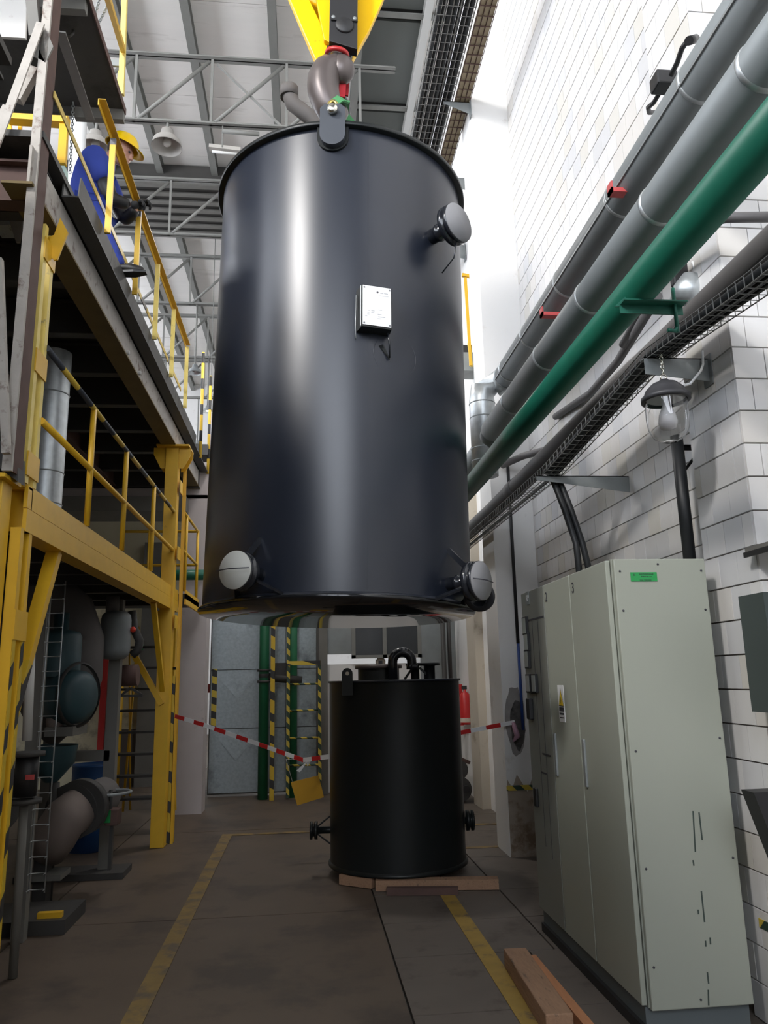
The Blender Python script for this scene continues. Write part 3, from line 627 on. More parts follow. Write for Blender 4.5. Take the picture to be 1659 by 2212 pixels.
for z, h_ in ((.36, .008), (.28, .02), (.19, .012), (.10, .006)): bo.box((XC-.0026, cy-hw*.8, zb+hz*z), (XC-.002, cy+hw*.8, zb+hz*z+h_))
part(cabs[1], 'bolt_sign', bo, M_ink)
# far cabinet: panel joints, meters
c3 = cabs[2]; jm = MB()
def cyz(px, py): p = at(px, py, X=XC); return p.y, p.z
y0_, z0_ = cyz(1125, 1322); jm.box((XC-.002, ye[2]+.02, 1.985), (XC+.001, ye[3]-.03, 1.997))
jm.box((XC-.0015, 5.08, .55), (XC+.001, 5.085, 1.985)); jm.box((XC-.0015, 4.955, .5), (XC+.001, 4.96, 1.985)); jm.box((XC-.002, 5.08, 1.50), (XC+.001, 5.2, 1.508)); jm.box((XC-.002, 4.86, 1.12), (XC+.001, 5.03, 1.13)); jm.box((XC-.002, 4.96, 1.0), (XC+.001, 5.08, 1.01))
part(c3, 'panel_joints', jm, M_ink)
for px, py in ((1137, 1352), (1141, 1387), (1142, 1424), (1145, 1476), (1158, 1476)):
    y, z = cyz(px, py); mt = thing and part(c3, 'meter', MB().box((XC-.018, y-.048, z-.062), (XC+.001, y+.048, z+.062)), M_black, bevel=.003)
    part(mt, 'meter_face', MB().box((XC-.020, y-.040, z-.052), (XC-.0182, y+.040, z+.052)), M_meter)
y, z = cyz(1149, 1531); part(c3, 'switch', MB().box((XC-.03, y-.04, z-.07), (XC+.001, y+.04, z+.07)), M_black, bevel=.008)
y, z = cyz(1161, 1722); part(c3, 'switch', MB().box((XC-.02, y-.03, z-.06), (XC+.001, y+.03, z+.06)), M_black, bevel=.008)
y, z = cyz(1140, 1292); part(c3, 'badge', MB().box((XC-.003, y-.03, z-.045), (XC+.001, y+.03, z+.045)), M_galvd)
text_part(c3, 'RP', .06, (XC-.0035, y, z-.02), (0, -1, 0), (0, 0, 1), M_white, 'badge_lettering')
# timber on the floor at lower right
tb = thing('squared_timber', 'long rough brown squared timber lying beside the yellow line', 'timber', (1.27, 4.0, 0))
pA = at(1112, 2046, Z=.105); pB = at(1208, 2188, Z=.105); pA.z = pB.z = .052
part(tb, 'beam', MB().bar(pA, pB, .13, .10), M_wood, bevel=.006)
solo('squared_timber', MB().bar(V((pA.x+.10, pA.y+.02, .028)), V((pB.x+.135, pB.y-.45, .028)), .05, .05), M_orwood, 'thin orange timber lying against the rough brown timber', 'timber')
# ================================================================ PIPES ALONG THE RIGHT WALL
def pipe(name, lab, X, Z, r, y0, y1, m, cat='pipe', rings=(), ringm=None, seam=False):
    t = thing(name, lab, cat, (X, (y0+y1)/2, Z))
    part(t, 'pipe_run', MB().cyl((X, y0, Z), (X, y1, Z), r, 40), m)
    for y in rings: part(t, 'joint_band', MB().lathe([(r, -.012), (r+.004, -.008), (r+.004, .008), (r, .012)], (X, y, Z), (0, 1, 0), 40), ringm or M_galv)
    if seam: part(t, 'seam_strip', MB().box((X-r*.95-.006, y0, Z-r*.35), (X-r*.90, y1, Z-r*.25)), M_galvd)
    return t
EY = at(1088, 835, X=1.85).y
p1 = pipe('insulated_pipe', 'uppermost thick grey jacketed pipe, ending in a galvanised elbow', 1.85, 4.332, .115, .8, EY-.12, M_pipegrey, rings=(2.9, 3.8, 4.75, 5.6, 6.3), seam=True)
dxl = at(1042, 880, Y=EY+.05).x
ev = [V((1.85, EY-.13, 4.332)), V((1.85, EY-.02, 4.332)), V((1.80, EY+.05, 4.325)), V((1.70, EY+.06, 4.31)), V((dxl+.10, EY+.06, 4.30)), V((dxl+.01, EY+.06, 4.25)), V((dxl, EY+.06, 4.15)), V((dxl, EY+.06, 3.42))]
part(p1, 'elbow', MB().tube(ev, .120, 28), M_galv, 'bright galvanised elbow')
for z in (4.12, 3.98, 3.68, 3.56): part(p1, 'elbow_joint', MB().lathe([(.120, -.006), (.125, 0), (.120, .006)], (dxl, EY+.06, z), (0, 0, 1), 28), M_galvd)
p2 = pipe('insulated_pipe', 'second thick grey jacketed pipe under the uppermost one', 1.50, 3.564, .092, .8, 5.75, M_pipegrey, rings=(2.0, 2.75, 3.55, 4.3, 5.1))
part(p2, 'end_bend', MB().tube([(1.50, 5.74, 3.564), (1.51, 5.85, 3.555), (1.58, 5.93, 3.54), (1.66, 5.97, 3.53)], .090, 24), M_pipegrey)
solo('pipe_stub', MB().tube([at(1060, 940, Y=EY+.5), at(1030, 985, Y=EY+.9), at(1000, 1030, Y=EY+1.4)], .10, 24), M_pipegrey, 'short grey jacketed pipe piece seen between the tank and the galvanised elbow', 'pipe')
for px, py in ((1335, 415), (1183, 680)):
    q = at(px, py, X=1.74)
    part(p1, 'clamp', MB().box((1.69, q.y-.03, q.z-.015), (1.85, q.y+.03, q.z+.01)).box((1.69, q.y-.03, q.z-.015), (1.70, q.y+.03, q.z+.05)), M_redm)
p3 = pipe('green_pipe', 'long dusty green pipe running down the right side', 1.33, 3.128, .0735, .8, 8.6, M_green)
p4 = thing('grey_pipe', 'dark grey pipe running below the green pipe', 'pipe', (1.9, 4.5, 3.3))
part(p4, 'pipe_run', MB().tube([(1.98, 1.0, 3.39), (1.98, 3.8, 3.39), (1.955, 4.3, 3.37), (1.735, 6.9, 3.13), (1.73, 7.2, 3.13), (1.73, 8.4, 3.13)], .078, 32), M_pipedark)
part(p4, 'joint_collar', MB().cyl((1.80, 6.15, 3.20), (1.785, 6.30, 3.185), .084, 28), M_pipedark)
# branches
solo('branch_pipe', MB().tube([at(1345, 745, Y=4.6), at(1400, 650, Y=4.1), at(1470, 545, Y=3.6), at(1530, 480, Y=3.25), at(1570, 470, Y=3.15), at(1700, 468, Y=3.1)], .026, 16), M_pipedark, 'dark bent pipe behind the green pipe, running off to the right', 'pipe')
solo('branch_pipe', MB().tube([at(1160, 1000-15, Y=6.6), at(1100, 990, Y=6.9), at(1215, 940, Y=6.0)][0:0]+[at(1235, 935, Y=6.0), at(1180, 972, Y=6.6), at(1130, 985, Y=7.0), at(1085, 1005, Y=7.24)], .035, 14), M_pipedark, 'short bent grey pipe in front of the white column', 'pipe')
solo('diagonal_pipe', MB().tube([at(1420, 640, X=2.05), at(1335, 780, X=2.22), at(1275, 850, X=2.24), at(1200, 900, X=2.26)], .03, 14), M_pipedark, 'thin dark pipe slanting down the tiled wall behind the green pipe', 'pipe')
# green bracket
gb = thing('pipe_bracket', 'green steel bracket carrying the green pipe', 'bracket', (1.6, 3.9, 3.03))
gq = at(1338, 662, X=1.24); gy = gq.y; gz = 3.128-.0735
part(gb, 'arm', MB().ang((1.24, gy, gz), (1.50, gy, gz), .05, -.04, .006), M_green2)
part(gb, 'wedge', MB().prism([V((1.22, gy, gz-.01)), V((1.37, gy, gz)), V((1.29, gy, gz+.055))], V((0, .006, 0)), None), M_green2)
part(gb, 'hanger_rod', MB().cyl((1.46, gy-.02, 2.93), (1.46, gy-.02, 3.12), .008, 8).tube([V((1.46, gy-.02, 2.95)), V((1.45, gy-.02, 2.935)), V((1.42, gy-.02, 2.94))], .008, 8), M_green2)
# valve block on the upper pipe
va = thing('valve_assembly', 'small black valve box with bent pipes on the uppermost pipe', 'valve', tuple(at(1435, 180, X=1.6)))
vx = 1.80
vb = at(1432, 180, X=vx)
part(va, 'valve_body', MB().box((vx-.05, vb.y-.045, vb.z-.035), (vx+.06, vb.y+.045, vb.z+.045)), M_black, bevel=.008)
q = [at(1500, 85, X=vx+.08), at(1485, 88, X=vx), at(1473, 105, X=vx), at(1463, 135, X=vx), at(1450, 162, X=vx)]
part(va, 'upper_pipe', MB().tube(q, .013, 12), M_black)
part(va, 'upper_union', MB().cyl(at(1502, 84, X=vx+.09), at(1488, 88, X=vx), .021, 14), M_black)
part(va, 'lower_pipe', MB().tube([at(1425, 200, X=vx), at(1412, 222, X=vx), at(1400, 232, X=vx), at(1402, 243, X=vx+.03), at(1415, 243, X=vx+.1)], .012, 12), M_black)
# cable tray (wire basket) low: follows a bent path
TP = [(1.82, 1.3, 3.11), (1.82, 2.7, 3.175), (1.81, 3.68, 3.265), (1.655, 5.0, 2.995), (1.655, 9.4, 2.995)]
def tpath(y):
    for (x0, y0, z0), (x1, y1, z1) in zip(TP, TP[1:]):
        if y <= y1: k = (y-y0)/(y1-y0); return V((x0+(x1-x0)*k, y, z0+(z1-z0)*k))
    return V(TP[-1])
wct = thing('wire_cable_tray', 'wire basket cable tray with black cables along the lower right wall', 'cable tray', (1.7, 5, 2.95))
w_ = MB(); TWd = .14
for dx, dz in ((0, .055), (0, .0), (.047, 0), (.094, 0), (TWd, 0), (TWd, .055)): w_.tube([V(p)+V((dx, 0, dz)) for p in TP], .0032, 5, cap=False)
part(wct, 'long_wires', w_, M_wire)
me = MB().tube([(0, 0, .055), (0, 0, 0), (TWd, 0, 0), (TWd, 0, .055)], .003, 5, cap=False).mesh('cross_wire', V((0, 0, 0)), [M_wire])
y = 1.35
while y < 9.4:
    o = link('cross_wire', me, wct); o.location = tpath(y)-WL[wct]; y += .06
for dx, dz, r, ye_, lab in ((.035, .030, .024, 5.05, 'thickest black cable lying in the lower wire tray'), (.080, .022, .017, 5.02, 'black cable lying in the middle of the lower wire tray'), (.113, .018, .012, 9.0, 'thin black cable at the wall side of the lower wire tray')):
    solo('cable', MB().tube([tpath(q)+V((dx, 0, dz)) for q in (1.3, 2.4, 3.7, 4.4, min(5.0, ye_))]+([tpath(ye_)+V((dx, 0, dz))] if ye_ > 5.01 else []), r, 12), M_rubber, lab, 'cable', 'cables in the lower wire tray')
# brackets
def wbracket(name, lab, xa, xb, y, z, hw_, hn_):
    t = thing(name, lab, 'bracket', ((xa+xb)/2, y, z)); 
    part(t, 'top_flange', MB().box((xa, y-.0, z-.006), (xb, y+.05, z)), M_galvd)
    part(t, 'web', MB().prism([V((xa, y, z)), V((xb, y, z)), V((xb, y, z-hw_)), V((xa, y, z-hn_))], V((0, .004, 0)), None), M_galvd)
    part(t, 'wall_plate', MB().box((xb-.008, y-.03, z-hw_-.02), (xb, y+.06, z+.02)), M_galvd); return t
wbracket('tray_bracket', 'grey steel bracket on the tiled wall with cables dropping beneath it', 1.61, 2.30, 5.03, 2.99, .12, .03)
wbracket('tray_bracket', 'grey steel bracket on the pier carrying the glass lamp', 1.79, 2.152, 3.62, 3.262, .13, .095)
wbracket('tray_bracket', 'grey steel bracket on the cream wall beyond the column', 1.60, 2.32, 9.0, 2.99, .16, .04)
# drop cables
for i, (x, lab) in enumerate(((1.80, 'left black cable dropping from the bracket to the cabinets'), (1.845, 'right black cable dropping from the bracket to the cabinets'))):
    solo('drop_cable', MB().tube([(x-.08, 5.09, 3.03), (x-.05, 5.10, 2.98), (x-.03, 5.08, 2.90), (x, 5.04, 2.75), (x+.05, 5.0, 2.5), (x+.05+.04*i, 4.97, 2.20)], .022, 12), M_rubber, lab, 'cable')
solo('drop_cable', MB().tube([(2.12, 3.99, 2.93), (2.12, 3.99, 2.15)], .034, 14), M_rubber, 'thick straight black conduit rising from the cabinet top', 'conduit')
solo('conduit_bracket', MB().ang((2.10, 4.02, 2.90), (2.30, 4.02, 2.90), .02, -.03, .004).bar((2.12, 4.03, 2.70), (2.28, 4.03, 2.88), .015, .015), M_black, 'small black bracket holding the thick conduit below the lamp', 'bracket')
# hanging glass lamp
lc = at(1438, 862, Y=3.56); LX, LY = lc.x, lc.y; zs = lc.z; LS = 1.14
lp = thing('pendant_lamp', 'clear glass pendant lamp with a grey hood on a chain', 'lamp', (LX, LY, zs))
def lpf(prof): return [(r*LS, h*LS) for r, h in prof]
part(lp, 'hood', MB().lathe(lpf([(.0, .092), (.020, .092), (.024, .078), (.058, .070), (.084, .044), (.098, .012), (.108, .008), (.108, -.010), (.094, -.012)]), (LX, LY, zs), (0, 0, 1), 40), M_hoodg)
part(lp, 'glass_bowl', MB().lathe(lpf([(.092, -.01), (.094, -.09), (.088, -.145), (.068, -.182), (.035, -.203), (.001, -.208), (.001, -.205), (.034, -.200), (.066, -.179), (.0855, -.143), (.0915, -.09), (.0895, -.01)]), (LX, LY, zs), (0, 0, 1), 40), M_glass)
part(lp, 'reflector', MB().lathe(lpf([(.085, .0), (.05, .035), (0, .04)]), (LX, LY, zs), (0, 0, 1), 32), M_wht)
part(lp, 'bulb', MB().lathe(lpf([(.016, .02), (.018, -.03), (.036, -.075), (.042, -.11), (.034, -.14), (.0, -.152)]), (LX, LY, zs), (0, 0, 1), 24), M_pearl)
part(lp, 'chain_ring', MB().tube(arc((LX, LY, zs+.105*LS), .016, 0, 2*PI, 16, (1, 0, 0), (0, 0, 1))[:-1], .004, 6, closed=True), M_chrome)
zc_ = zs+.125*LS; k = 0
while zc_ < 3.27:
    u = (1, 0, 0) if k % 2 else (0, 1, 0)
    part(lp, 'chain_link', MB().tube([V((LX, LY, zc_+.010))+V(u)*.008*math.cos(a)+V((0, 0, 1))*.016*math.sin(a) for a in [2*PI*i/12 for i in range(12)]], .0035, 6, closed=True), M_chrome); zc_ += .024; k += 1
part(lp, 'supply_cord', MB().tube([V((LX+.07, LY, zs+.065)), V((LX+.14, LY-.005, zs+.085)), V((LX+.21, LY+.0, zs+.16)), V((LX+.25, 3.60, 3.22)), V((LX+.26, 3.61, 3.30))], .007, 10), M_white, 'white cord')
# lamp half hidden behind the green pipe
hl = thing('floodlight', 'bright grey metal floodlight hidden behind the green and grey pipes', 'lamp', tuple(at(1485, 640, Y=3.7)))
part(hl, 'head', MB().lathe([(.0, .10), (.05, .09), (.085, .02), (.09, -.06), (0, -.07)], at(1488, 628, Y=3.7), (.2, -.3, 1), 28), M_galv)
part(hl, 'mount', MB().box(tuple(at(1470, 600, Y=3.72)-V((.04, 0, .04))), tuple(at(1490, 570, Y=3.72)+V((.05, .05, .05)))), M_black, bevel=.01)
part(hl, 'cord', MB().tube([at(1495, 565, Y=3.66), at(1503, 590, Y=3.66), at(1508, 625, Y=3.66)], .006, 8), M_white)
# black conduit + blue conduit down the column
pc = [at(1097, 1000, Y=7.28), at(1104, 1220, Y=7.28), at(1112, 1390, Y=7.28)]
solo('conduit', MB().cyl((pc[0].x, 7.29, 3.9), (pc[0].x, 7.29, pc[2].z), .016, 10), M_black, 'thin black conduit running down the white column', 'conduit')
solo('conduit', MB().cyl((pc[0].x, 7.29, pc[2].z), (pc[0].x, 7.29, 1.12), .014, 10), M_bluep, 'bright blue conduit continuing below the black one on the column', 'conduit')
# small things far right
can = thing('wall_canopy', 'dark steel canopy plate sticking out at the right edge of the pier', 'canopy', tuple(at(1650, 1185, X=2.0)))
ca = at(1572, 1207, Y=3.40); 
part(can, 'plate', MB().prism([V((2.10, 3.42, 2.175)), V((2.10, 3.0, 2.175)), V((2.5, 3.0, 2.20)), V((2.5, 3.42, 2.20))], V((0, 0, .02)), None), M_grey_st)
part(can, 'edge_angle', MB().box((2.095, 3.0, 2.15), (2.105, 3.43, 2.175)), M_black)
bx = thing('wall_box', 'tall dark green metal box at the right picture edge with a white label', 'box', tuple(at(1650, 1400, Y=3.3)))
b0 = at(1626, 1283, Y=3.28)
part(bx, 'case', MB().box((b0.x, 3.20, at(1640, 1530, Y=3.28).z-.02), (2.6, 3.40, b0.z)), M_cabbox)
part(bx, 'label', MB().box((b0.x+.035, 3.197, b0.z-.13), (b0.x+.15, 3.20, b0.z-.115)), M_white)
part(bx, 'window', MB().box((b0.x+.035, 3.197, b0.z-.105), (b0.x+.15, 3.20, b0.z-.07)), M_galvd)
hp_ = thing('paper_tray', 'black open tray sticking out at the right edge below the green box', 'tray', (2.2, 3.2, 1.2))
b1 = at(1628, 1712, Y=3.30)
part(hp_, 'tray_body', MB().prism([V((b1.x, 3.30, b1.z)), V((2.6, 3.30, b1.z)), V((2.6, 3.30, b1.z-.35)), V((b1.x+.10, 3.30, b1.z-.33))], V((0, .1, 0)), None), M_black)
solo('hazard_tape', MB().box((2.146, 3.42, .43), (2.150, 3.76, .47)), H_tape, 'yellow and black tape strip low on the pier by the cabinet', 'tape')
# ================================================================ HIGH CABLE TRAYS
XH0, ZH = 1.36, 8.02
ht_ = thing('overhead_cable_tray', 'wide high wire cable tray full of black cables near the roof', 'cable tray', (1.5, 8, ZH))
w_ = MB()
for k in range(6): w_.tube([(1.28+k*.075, 4, ZH), (1.28+k*.075, 16, ZH)], .006, 5, cap=False)
w_.tube([(1.28, 4, ZH+.1), (1.28, 16, ZH+.1)], .006, 5, cap=False); w_.tube([(1.66, 4, ZH+.1), (1.66, 16, ZH+.1)], .006, 5, cap=False)
part(ht_, 'long_wires', w_, M_wire)
me = MB().tube([(0, 0, .10), (0, 0, 0), (.38, 0, 0), (.38, 0, .10)], .004, 5, cap=False).mesh('cross_wire', V((0, 0, 0)), [M_wire])
for k in range(110):
    o = link('cross_wire', me, ht_); o.location = V((1.28, 4+k*.11, ZH))-WL[ht_]
ORD = ('first', 'second', 'third', 'fourth', 'fifth', 'sixth', 'seventh')
for k in range(7):
    solo('cable', MB().tube([(1.305+k*.053, 4, ZH+.035), (1.30+k*.053+random.uniform(-.006, .006), 8, ZH+.035), (1.305+k*.053, 12, ZH+.035), (1.305+k*.053, 16, ZH+.035)], .024, 8), M_rubber, '%s black cable from the left in the wide high cable tray' % ORD[k], 'cable', 'cables in the high tray')
t2 = thing('overhead_cable_tray', 'narrow high tray of tan wooden duct beside the black cables', 'cable tray', (1.78, 8, ZH))
for k, dx in enumerate((0, .055, .11)): part(t2, 'board', MB().box((1.69+dx, 4, ZH-.01), (1.738+dx, 16, ZH+.05)), mat('tan_board', (.33, .27, .18), .7, var=.2))
wt = MB()
for k in range(4): wt.tube([(1.685+k*.056, 4, ZH-.018), (1.685+k*.056, 16, ZH-.018)], .004, 5, cap=False)
part(t2, 'long_wires', wt, M_rust)
me = MB().bar((0, 0, 0), (.17, 0, 0), .008, .008).mesh('cross_wire', V((0, 0, 0)), [M_rust])
for k in range(100):
    o = link('cross_wire', me, t2); o.location = V((1.685, 4+k*.12, ZH-.022))-WL[t2]
wbracket('high_tray_bracket', 'white steel bracket on the column under the high cable trays', 1.55, 1.86, 7.3, 7.99, .16, .03)
for k in range(6):
    t = wbracket('high_bracket', '%s grey wall bracket beyond the column near the roof, counted from the near end' % ORD[k], 1.62, 2.3, 8.3+k*.75, 7.75, .22, .1); t['group'] = 'slotted brackets beyond the column'
# yellow fitting and dark box beyond the column
yf = thing('yellow_post_crane', 'thin yellow post with a cross arm on the white wall beyond the column', 'post', tuple(at(1015, 790, Y=9)))
part(yf, 'post', MB().bar(at(1005, 600, Y=9), at(1017, 790, Y=9), .035, .03, (0, 1, 0)), M_yel); part(yf, 'cross_arm', MB().bar(at(998, 594, Y=9), at(1037, 601, Y=9), .04, .04), M_yel)
part(yf, 'side_post', MB().bar(at(1012, 740, Y=9.03), at(1019, 792, Y=9.03), .03, .03, (0, 1, 0)), M_yel2)
dbx = thing('dark_duct', 'grey and black duct box crossing to the column beyond the tank', 'duct', tuple(at(1020, 795, Y=9.2)))
a_, b_ = at(990, 800, Y=9.2), at(1052, 762, Y=9.2)
part(dbx, 'grey_box', MB().box((a_.x, 9.2, a_.z), (2.31, 9.5, b_.z)), M_galvd); part(dbx, 'black_box', MB().box((a_.x, 9.25, b_.z), (2.2, 9.45, b_.z+.13)), M_black)
part(dbx, 'drop_pipe', MB().cyl(at(1027, 785, Y=9.15), at(1030, 860, Y=9.15), .03, 10), M_galvd)
# ================================================================ BACK AREA
YBK = 11.8
bk = struct('door_1', MB().box((-1.42, YBK+.05, 0.03), (.22, YBK+.1, 4.1)), M_grey_st, 'large galvanised sheet door leaf')
zj = [.05, .95, 1.80, 2.75, 4.0]
for x0, x1 in ((-1.40, -.62), (-.61, -.30), (-.29, .16)):
    for a, b in zip(zj, zj[1:]): part(bk, 'panel', MB().box((x0, YBK, a+.005), (x1, YBK+.05, b-.005)).prism([V((x0+.03, YBK, b-.03)), V((x1-.03, YBK, b-.03)), V(((x0+x1)/2, YBK-.012, (a+b)/2))], V((0, .001, 0)), None), M_galvp)
part(bk, 'hazard_strip', MB().box((-1.385, YBK-.004, .95), (-1.31, YBK, 1.82)), H_diag)
struct('trim_4', MB().box((.20, YBK-.1, 0), (.33, YBK+.1, 4.1)), M_grey_st, 'grey door post')
d2 = struct('wall_back', MB().box((.33, YBK+.05, 0), (2.45, YBK+.15, 1.85)), M_plaster)
part(d2, 'upper_panel', MB().box((.33, YBK, 2.0), (.72, YBK+.05, 4.1)).box((1.76, YBK, 1.5), (2.42, YBK+.05, 4.1)), M_galvd)
part(d2, 'upper_wall', MB().box((.72, YBK+.05, 2.5), (1.76, YBK+.1, 4.1)), M_galvd)
wd = thing('window_6', None, None, (1.2, YBK, 2.0), kind='structure')
part(wd, 'frame', MB().box((.70, YBK-.01, 1.93), (1.78, YBK+.05, 1.98)).box((.70, YBK-.01, 1.93), (.76, YBK+.05, 2.6)).box((1.18, YBK-.01, 1.93), (1.24, YBK+.05, 2.6)).box((1.72, YBK-.01, 1.93), (1.78, YBK+.05, 2.6)), M_truss)
part(wd, 'pane', MB().box((.76, YBK+.02, 1.98), (1.18, YBK+.03, 2.6)), M_darkgl); part(wd, 'pane', MB().box((1.24, YBK+.02, 1.98), (1.72, YBK+.03, 2.6)), M_darkgl)
rs = thing('round_sign', 'round printed sign on the white wall behind the small tank', 'sign', tuple(at(822, 1425, Y=YBK)))
part(rs, 'disc', MB().lathe([(0, 0), (.075, 0), (.075, .006)], at(822, 1430, Y=YBK+.04), (0, -1, 0), 28), M_cream); part(rs, 'ring', MB().lathe([(.066, .007), (.075, .007)], at(822, 1430, Y=YBK+.04), (0, -1, 0), 28), M_ink)
part(rs, 'mark', MB().box(tuple(at(822, 1430, Y=YBK+.03)-V((.03, 0, .03))), tuple(at(822, 1430, Y=YBK+.03)+V((.03, .002, .02)))), M_ink)
# dark opening and floor beyond at the left of the steel door
struct('wall_dark_opening', MB().box((-1.75, 16, 0), (-1.1, 16.1, 4)), M_joint)
solo('strip_light', MB().box((-1.70, 14.5, 2.35), (-1.35, 14.55, 2.40)).cyl((-1.4, 14.52, 2.4), (-1.4, 14.52, 4.9), .008, 6, 1), [M_tube, M_dark_st], 'short lit fluorescent strip in the dark opening beside the steel door', 'lamp')
solo('strip_light', MB().bar((-1.75, 13.6, 3.02), (-1.38, 13.6, 2.82), .05, .04).cyl((-1.45, 13.6, 2.9), (-1.45, 13.6, 4.9), .008, 6, 1), [M_tube, M_dark_st], 'slanting lit fluorescent strip higher in the dark opening', 'lamp')
solo('red_valve', MB().cyl((-1.60, 13.02, 0), (-1.60, 13.02, 1.5), .012, 8, 1).bar((-1.66, 13, 1.52), (-1.52, 13, 1.53), .03, .04).bar((-1.63, 13, 1.45), (-1.63, 13, 1.60), .025, .03).bar((-1.57, 13, 1.46), (-1.57, 13, 1.60), .025, .03), [M_redm, M_dark_st], 'small red valve handle in the dark opening', 'valve')
# green pipes and hazard posts, ladder
YL = 11.45
g1_ = thing('green_standpipe', 'left green vertical pipe in front of the steel doors', 'pipe', (-.60, YL, 0))
part(g1_, 'riser', MB().cyl((-.60, YL, 0), (-.60, YL, 4.0), .072, 20), M_green3)
for z in (1.60, 1.76): part(g1_, 'flange', MB().cyl((-.60, YL, z), (-.60, YL, z+.035), .10, 20), M_dark_st)
part(g1_, 'valve', MB().ball((-.60, YL, 1.70), .08, 14), M_dark_st)
g2_ = thing('green_standpipe', 'right green vertical pipe beside the striped ladder', 'pipe', (-.20, YL+.1, 0)); part(g2_, 'riser', MB().cyl((-.20, YL+.1, 0), (-.20, YL+.1, 4.0), .078, 20), M_green3)
solo('cross_pipe', MB().cyl((-.55, YL+.02, 1.68), (-.05, YL+.02, 1.62), .06, 14), M_dark_st, 'dark horizontal pipe joining the two green risers', 'pipe')
solo('striped_post', MB().box((-.50, YL-.15, 0), (-.44, YL-.09, 4.0)), H_diagp, 'yellow and black striped post beside the left green riser', 'post')
ld = thing('striped_ladder', 'yellow and black striped steel ladder in front of the doors', 'ladder', (-.04, YL-.1, 0))
for x in (-.27, .18): part(ld, 'rail', MB().box((x, YL-.12, .02), (x+.045, YL-.07, 4.0 if x < 0 else 1.9)), H_tape)
for z in (.45, .82, 1.2, 1.57): part(ld, 'rung', MB().cyl((-.25, YL-.09, z), (.2, YL-.09, z), .014, 8), H_tape)
part(ld, 'top_plate', MB().box((-.27, YL-.13, 1.84), (.22, YL-.06, 1.90)), H_diag)
solo('pipe_box', MB().box((-.46, YL-.02, 1.70), (-.28, YL+.15, 1.88)), M_dark_st, 'dark box between the striped post and the ladder', 'box')
# fire extinguisher + red cabinet
fe = thing('fire_extinguisher', 'red fire extinguisher on a red board by the cream wall', 'extinguisher', (2.2, 11.0, .93))
part(fe, 'board', MB().box((2.06, 11.05, .95), (2.24, 11.2, 1.52)), M_red)
part(fe, 'cylinder', MB().lathe([(0, 0), (.075, 0), (.08, .03), (.08, .36), (.06, .42), (.02, .45), (.02, .48), (0, .48)], (2.24, 10.9, .97), (0, 0, 1), 20), M_red)
part(fe, 'valve_head', MB().box((2.20, 10.88, 1.45), (2.27, 10.92, 1.50)), M_black); part(fe, 'label_band', MB().lathe([(.081, .03), (.081, .09)], (2.24, 10.9, .97), (0, 0, 1), 20), M_cream)
solo('vertical_pipe', MB().cyl((2.05, 11.4, 0), (2.05, 11.4, 2.6), .035, 12).cyl((2.15, 11.45, 1.5), (2.15, 11.45, 2.6), .03, 12), M_dark_st, 'pair of dark pipes in the corner above the extinguisher', 'pipe')
mc = thing('old_motor', 'dark old motor on the floor right of the small tank', 'motor', (2.1, 10.6, 0))
part(mc, 'casing', MB().cyl((2.02, 10.4, .18), (2.02, 10.8, .18), .16, 20).cyl((2.02, 10.45, .42), (2.02, 10.75, .42), .13, 20), M_dark_st); part(mc, 'lever', MB().bar((2.05, 10.45, .56), (2.18, 10.5, .50), .04, .04), M_rust)
part(mc, 'hub', MB().cyl((2.10, 10.36, .18), (2.10, 10.41, .18), .05, 14), M_black)
solo('wall_patch', MB().prism([V((2.317, 9.35, 1.08)), V((2.317, 9.05, 1.22)), V((2.317, 8.95, 1.20)), V((2.317, 8.98, 1.34)), V((2.317, 9.15, 1.30)), V((2.317, 9.30, 1.17)), V((2.317, 9.42, 1.16))], V((-.003, 0, 0)), None), M_teal, 'teal ragged paint patch on the cream wall', 'patch')
solo('wall_speaker', MB().box(tuple(at(1030, 1220, Y=10)), tuple(at(1052, 1193, Y=10)+V((0, .15, 0)))).bar(at(1015, 1210, Y=10.05), at(1032, 1205, Y=10.05), .04, .04), M_black, 'dark box shaped speaker high on the cream wall behind the hanging tank', 'speaker')
# barrier tape and card
def tape(pts, lab, wd=.055):
    pts = [V(p) for p in pts]; fine = []
    for a, b in zip(pts, pts[1:]):
        nseg = max(1, round((b-a).length/.13)); fine += [a.lerp(b, k/nseg) for k in range(nseg)]
    fine.append(pts[-1]); t = thing('barrier_tape', lab, 'tape', tuple(pts[0]))
    for i, (a, b) in enumerate(zip(fine, fine[1:])):
        part(t, 'segment', MB().bar(a, b, .004, wd, (0, 0, 1)), M_redt if i % 2 == 0 else M_white)
    return t
M_redt = mat('tape_red', (.60, .02, .02), .5)
YT = 8.3
tp = tape([at(378, 1547, Y=8.35), at(440, 1566, Y=8.1), at(560, 1608, Y=YT-.5), at(655, 1642, Y=YT-.9), at(712, 1634, Y=7.1)], 'red and white barrier tape sagging from the yellow post to the small tank', .04)
tape([at(983, 1585, Y=7.15), at(1050, 1572, Y=7.2), at(1112, 1560, Y=7.25)], 'red and white barrier tape from the small tank to the column', .038)
solo('tape_knot', MB().prism([at(668, 1640, Y=7.38), at(640, 1665, Y=7.38), at(648, 1668, Y=7.38)], V((0, .01, 0)), None).prism([at(660, 1640, Y=7.4), at(672, 1644, Y=7.4), at(664, 1655, Y=7.4)], V((0, .01, 0)), None), M_white, 'loose white tape tail knotted where the barrier tape sags', 'tape')
solo('tape_knot', MB().tube([at(1108, 1560, Y=7.25), at(1118, 1590, Y=7.25), at(1109, 1602, Y=7.25)], [.02, .03, .006], 6), mat('pink_film', (.42, .25, .33), .5), 'pinkish tape tail tied to the blue conduit', 'tape')
cd = thing('warning_card', 'blank yellow card hanging from the striped ladder', 'card', tuple(at(665, 1740, Y=7.6)))
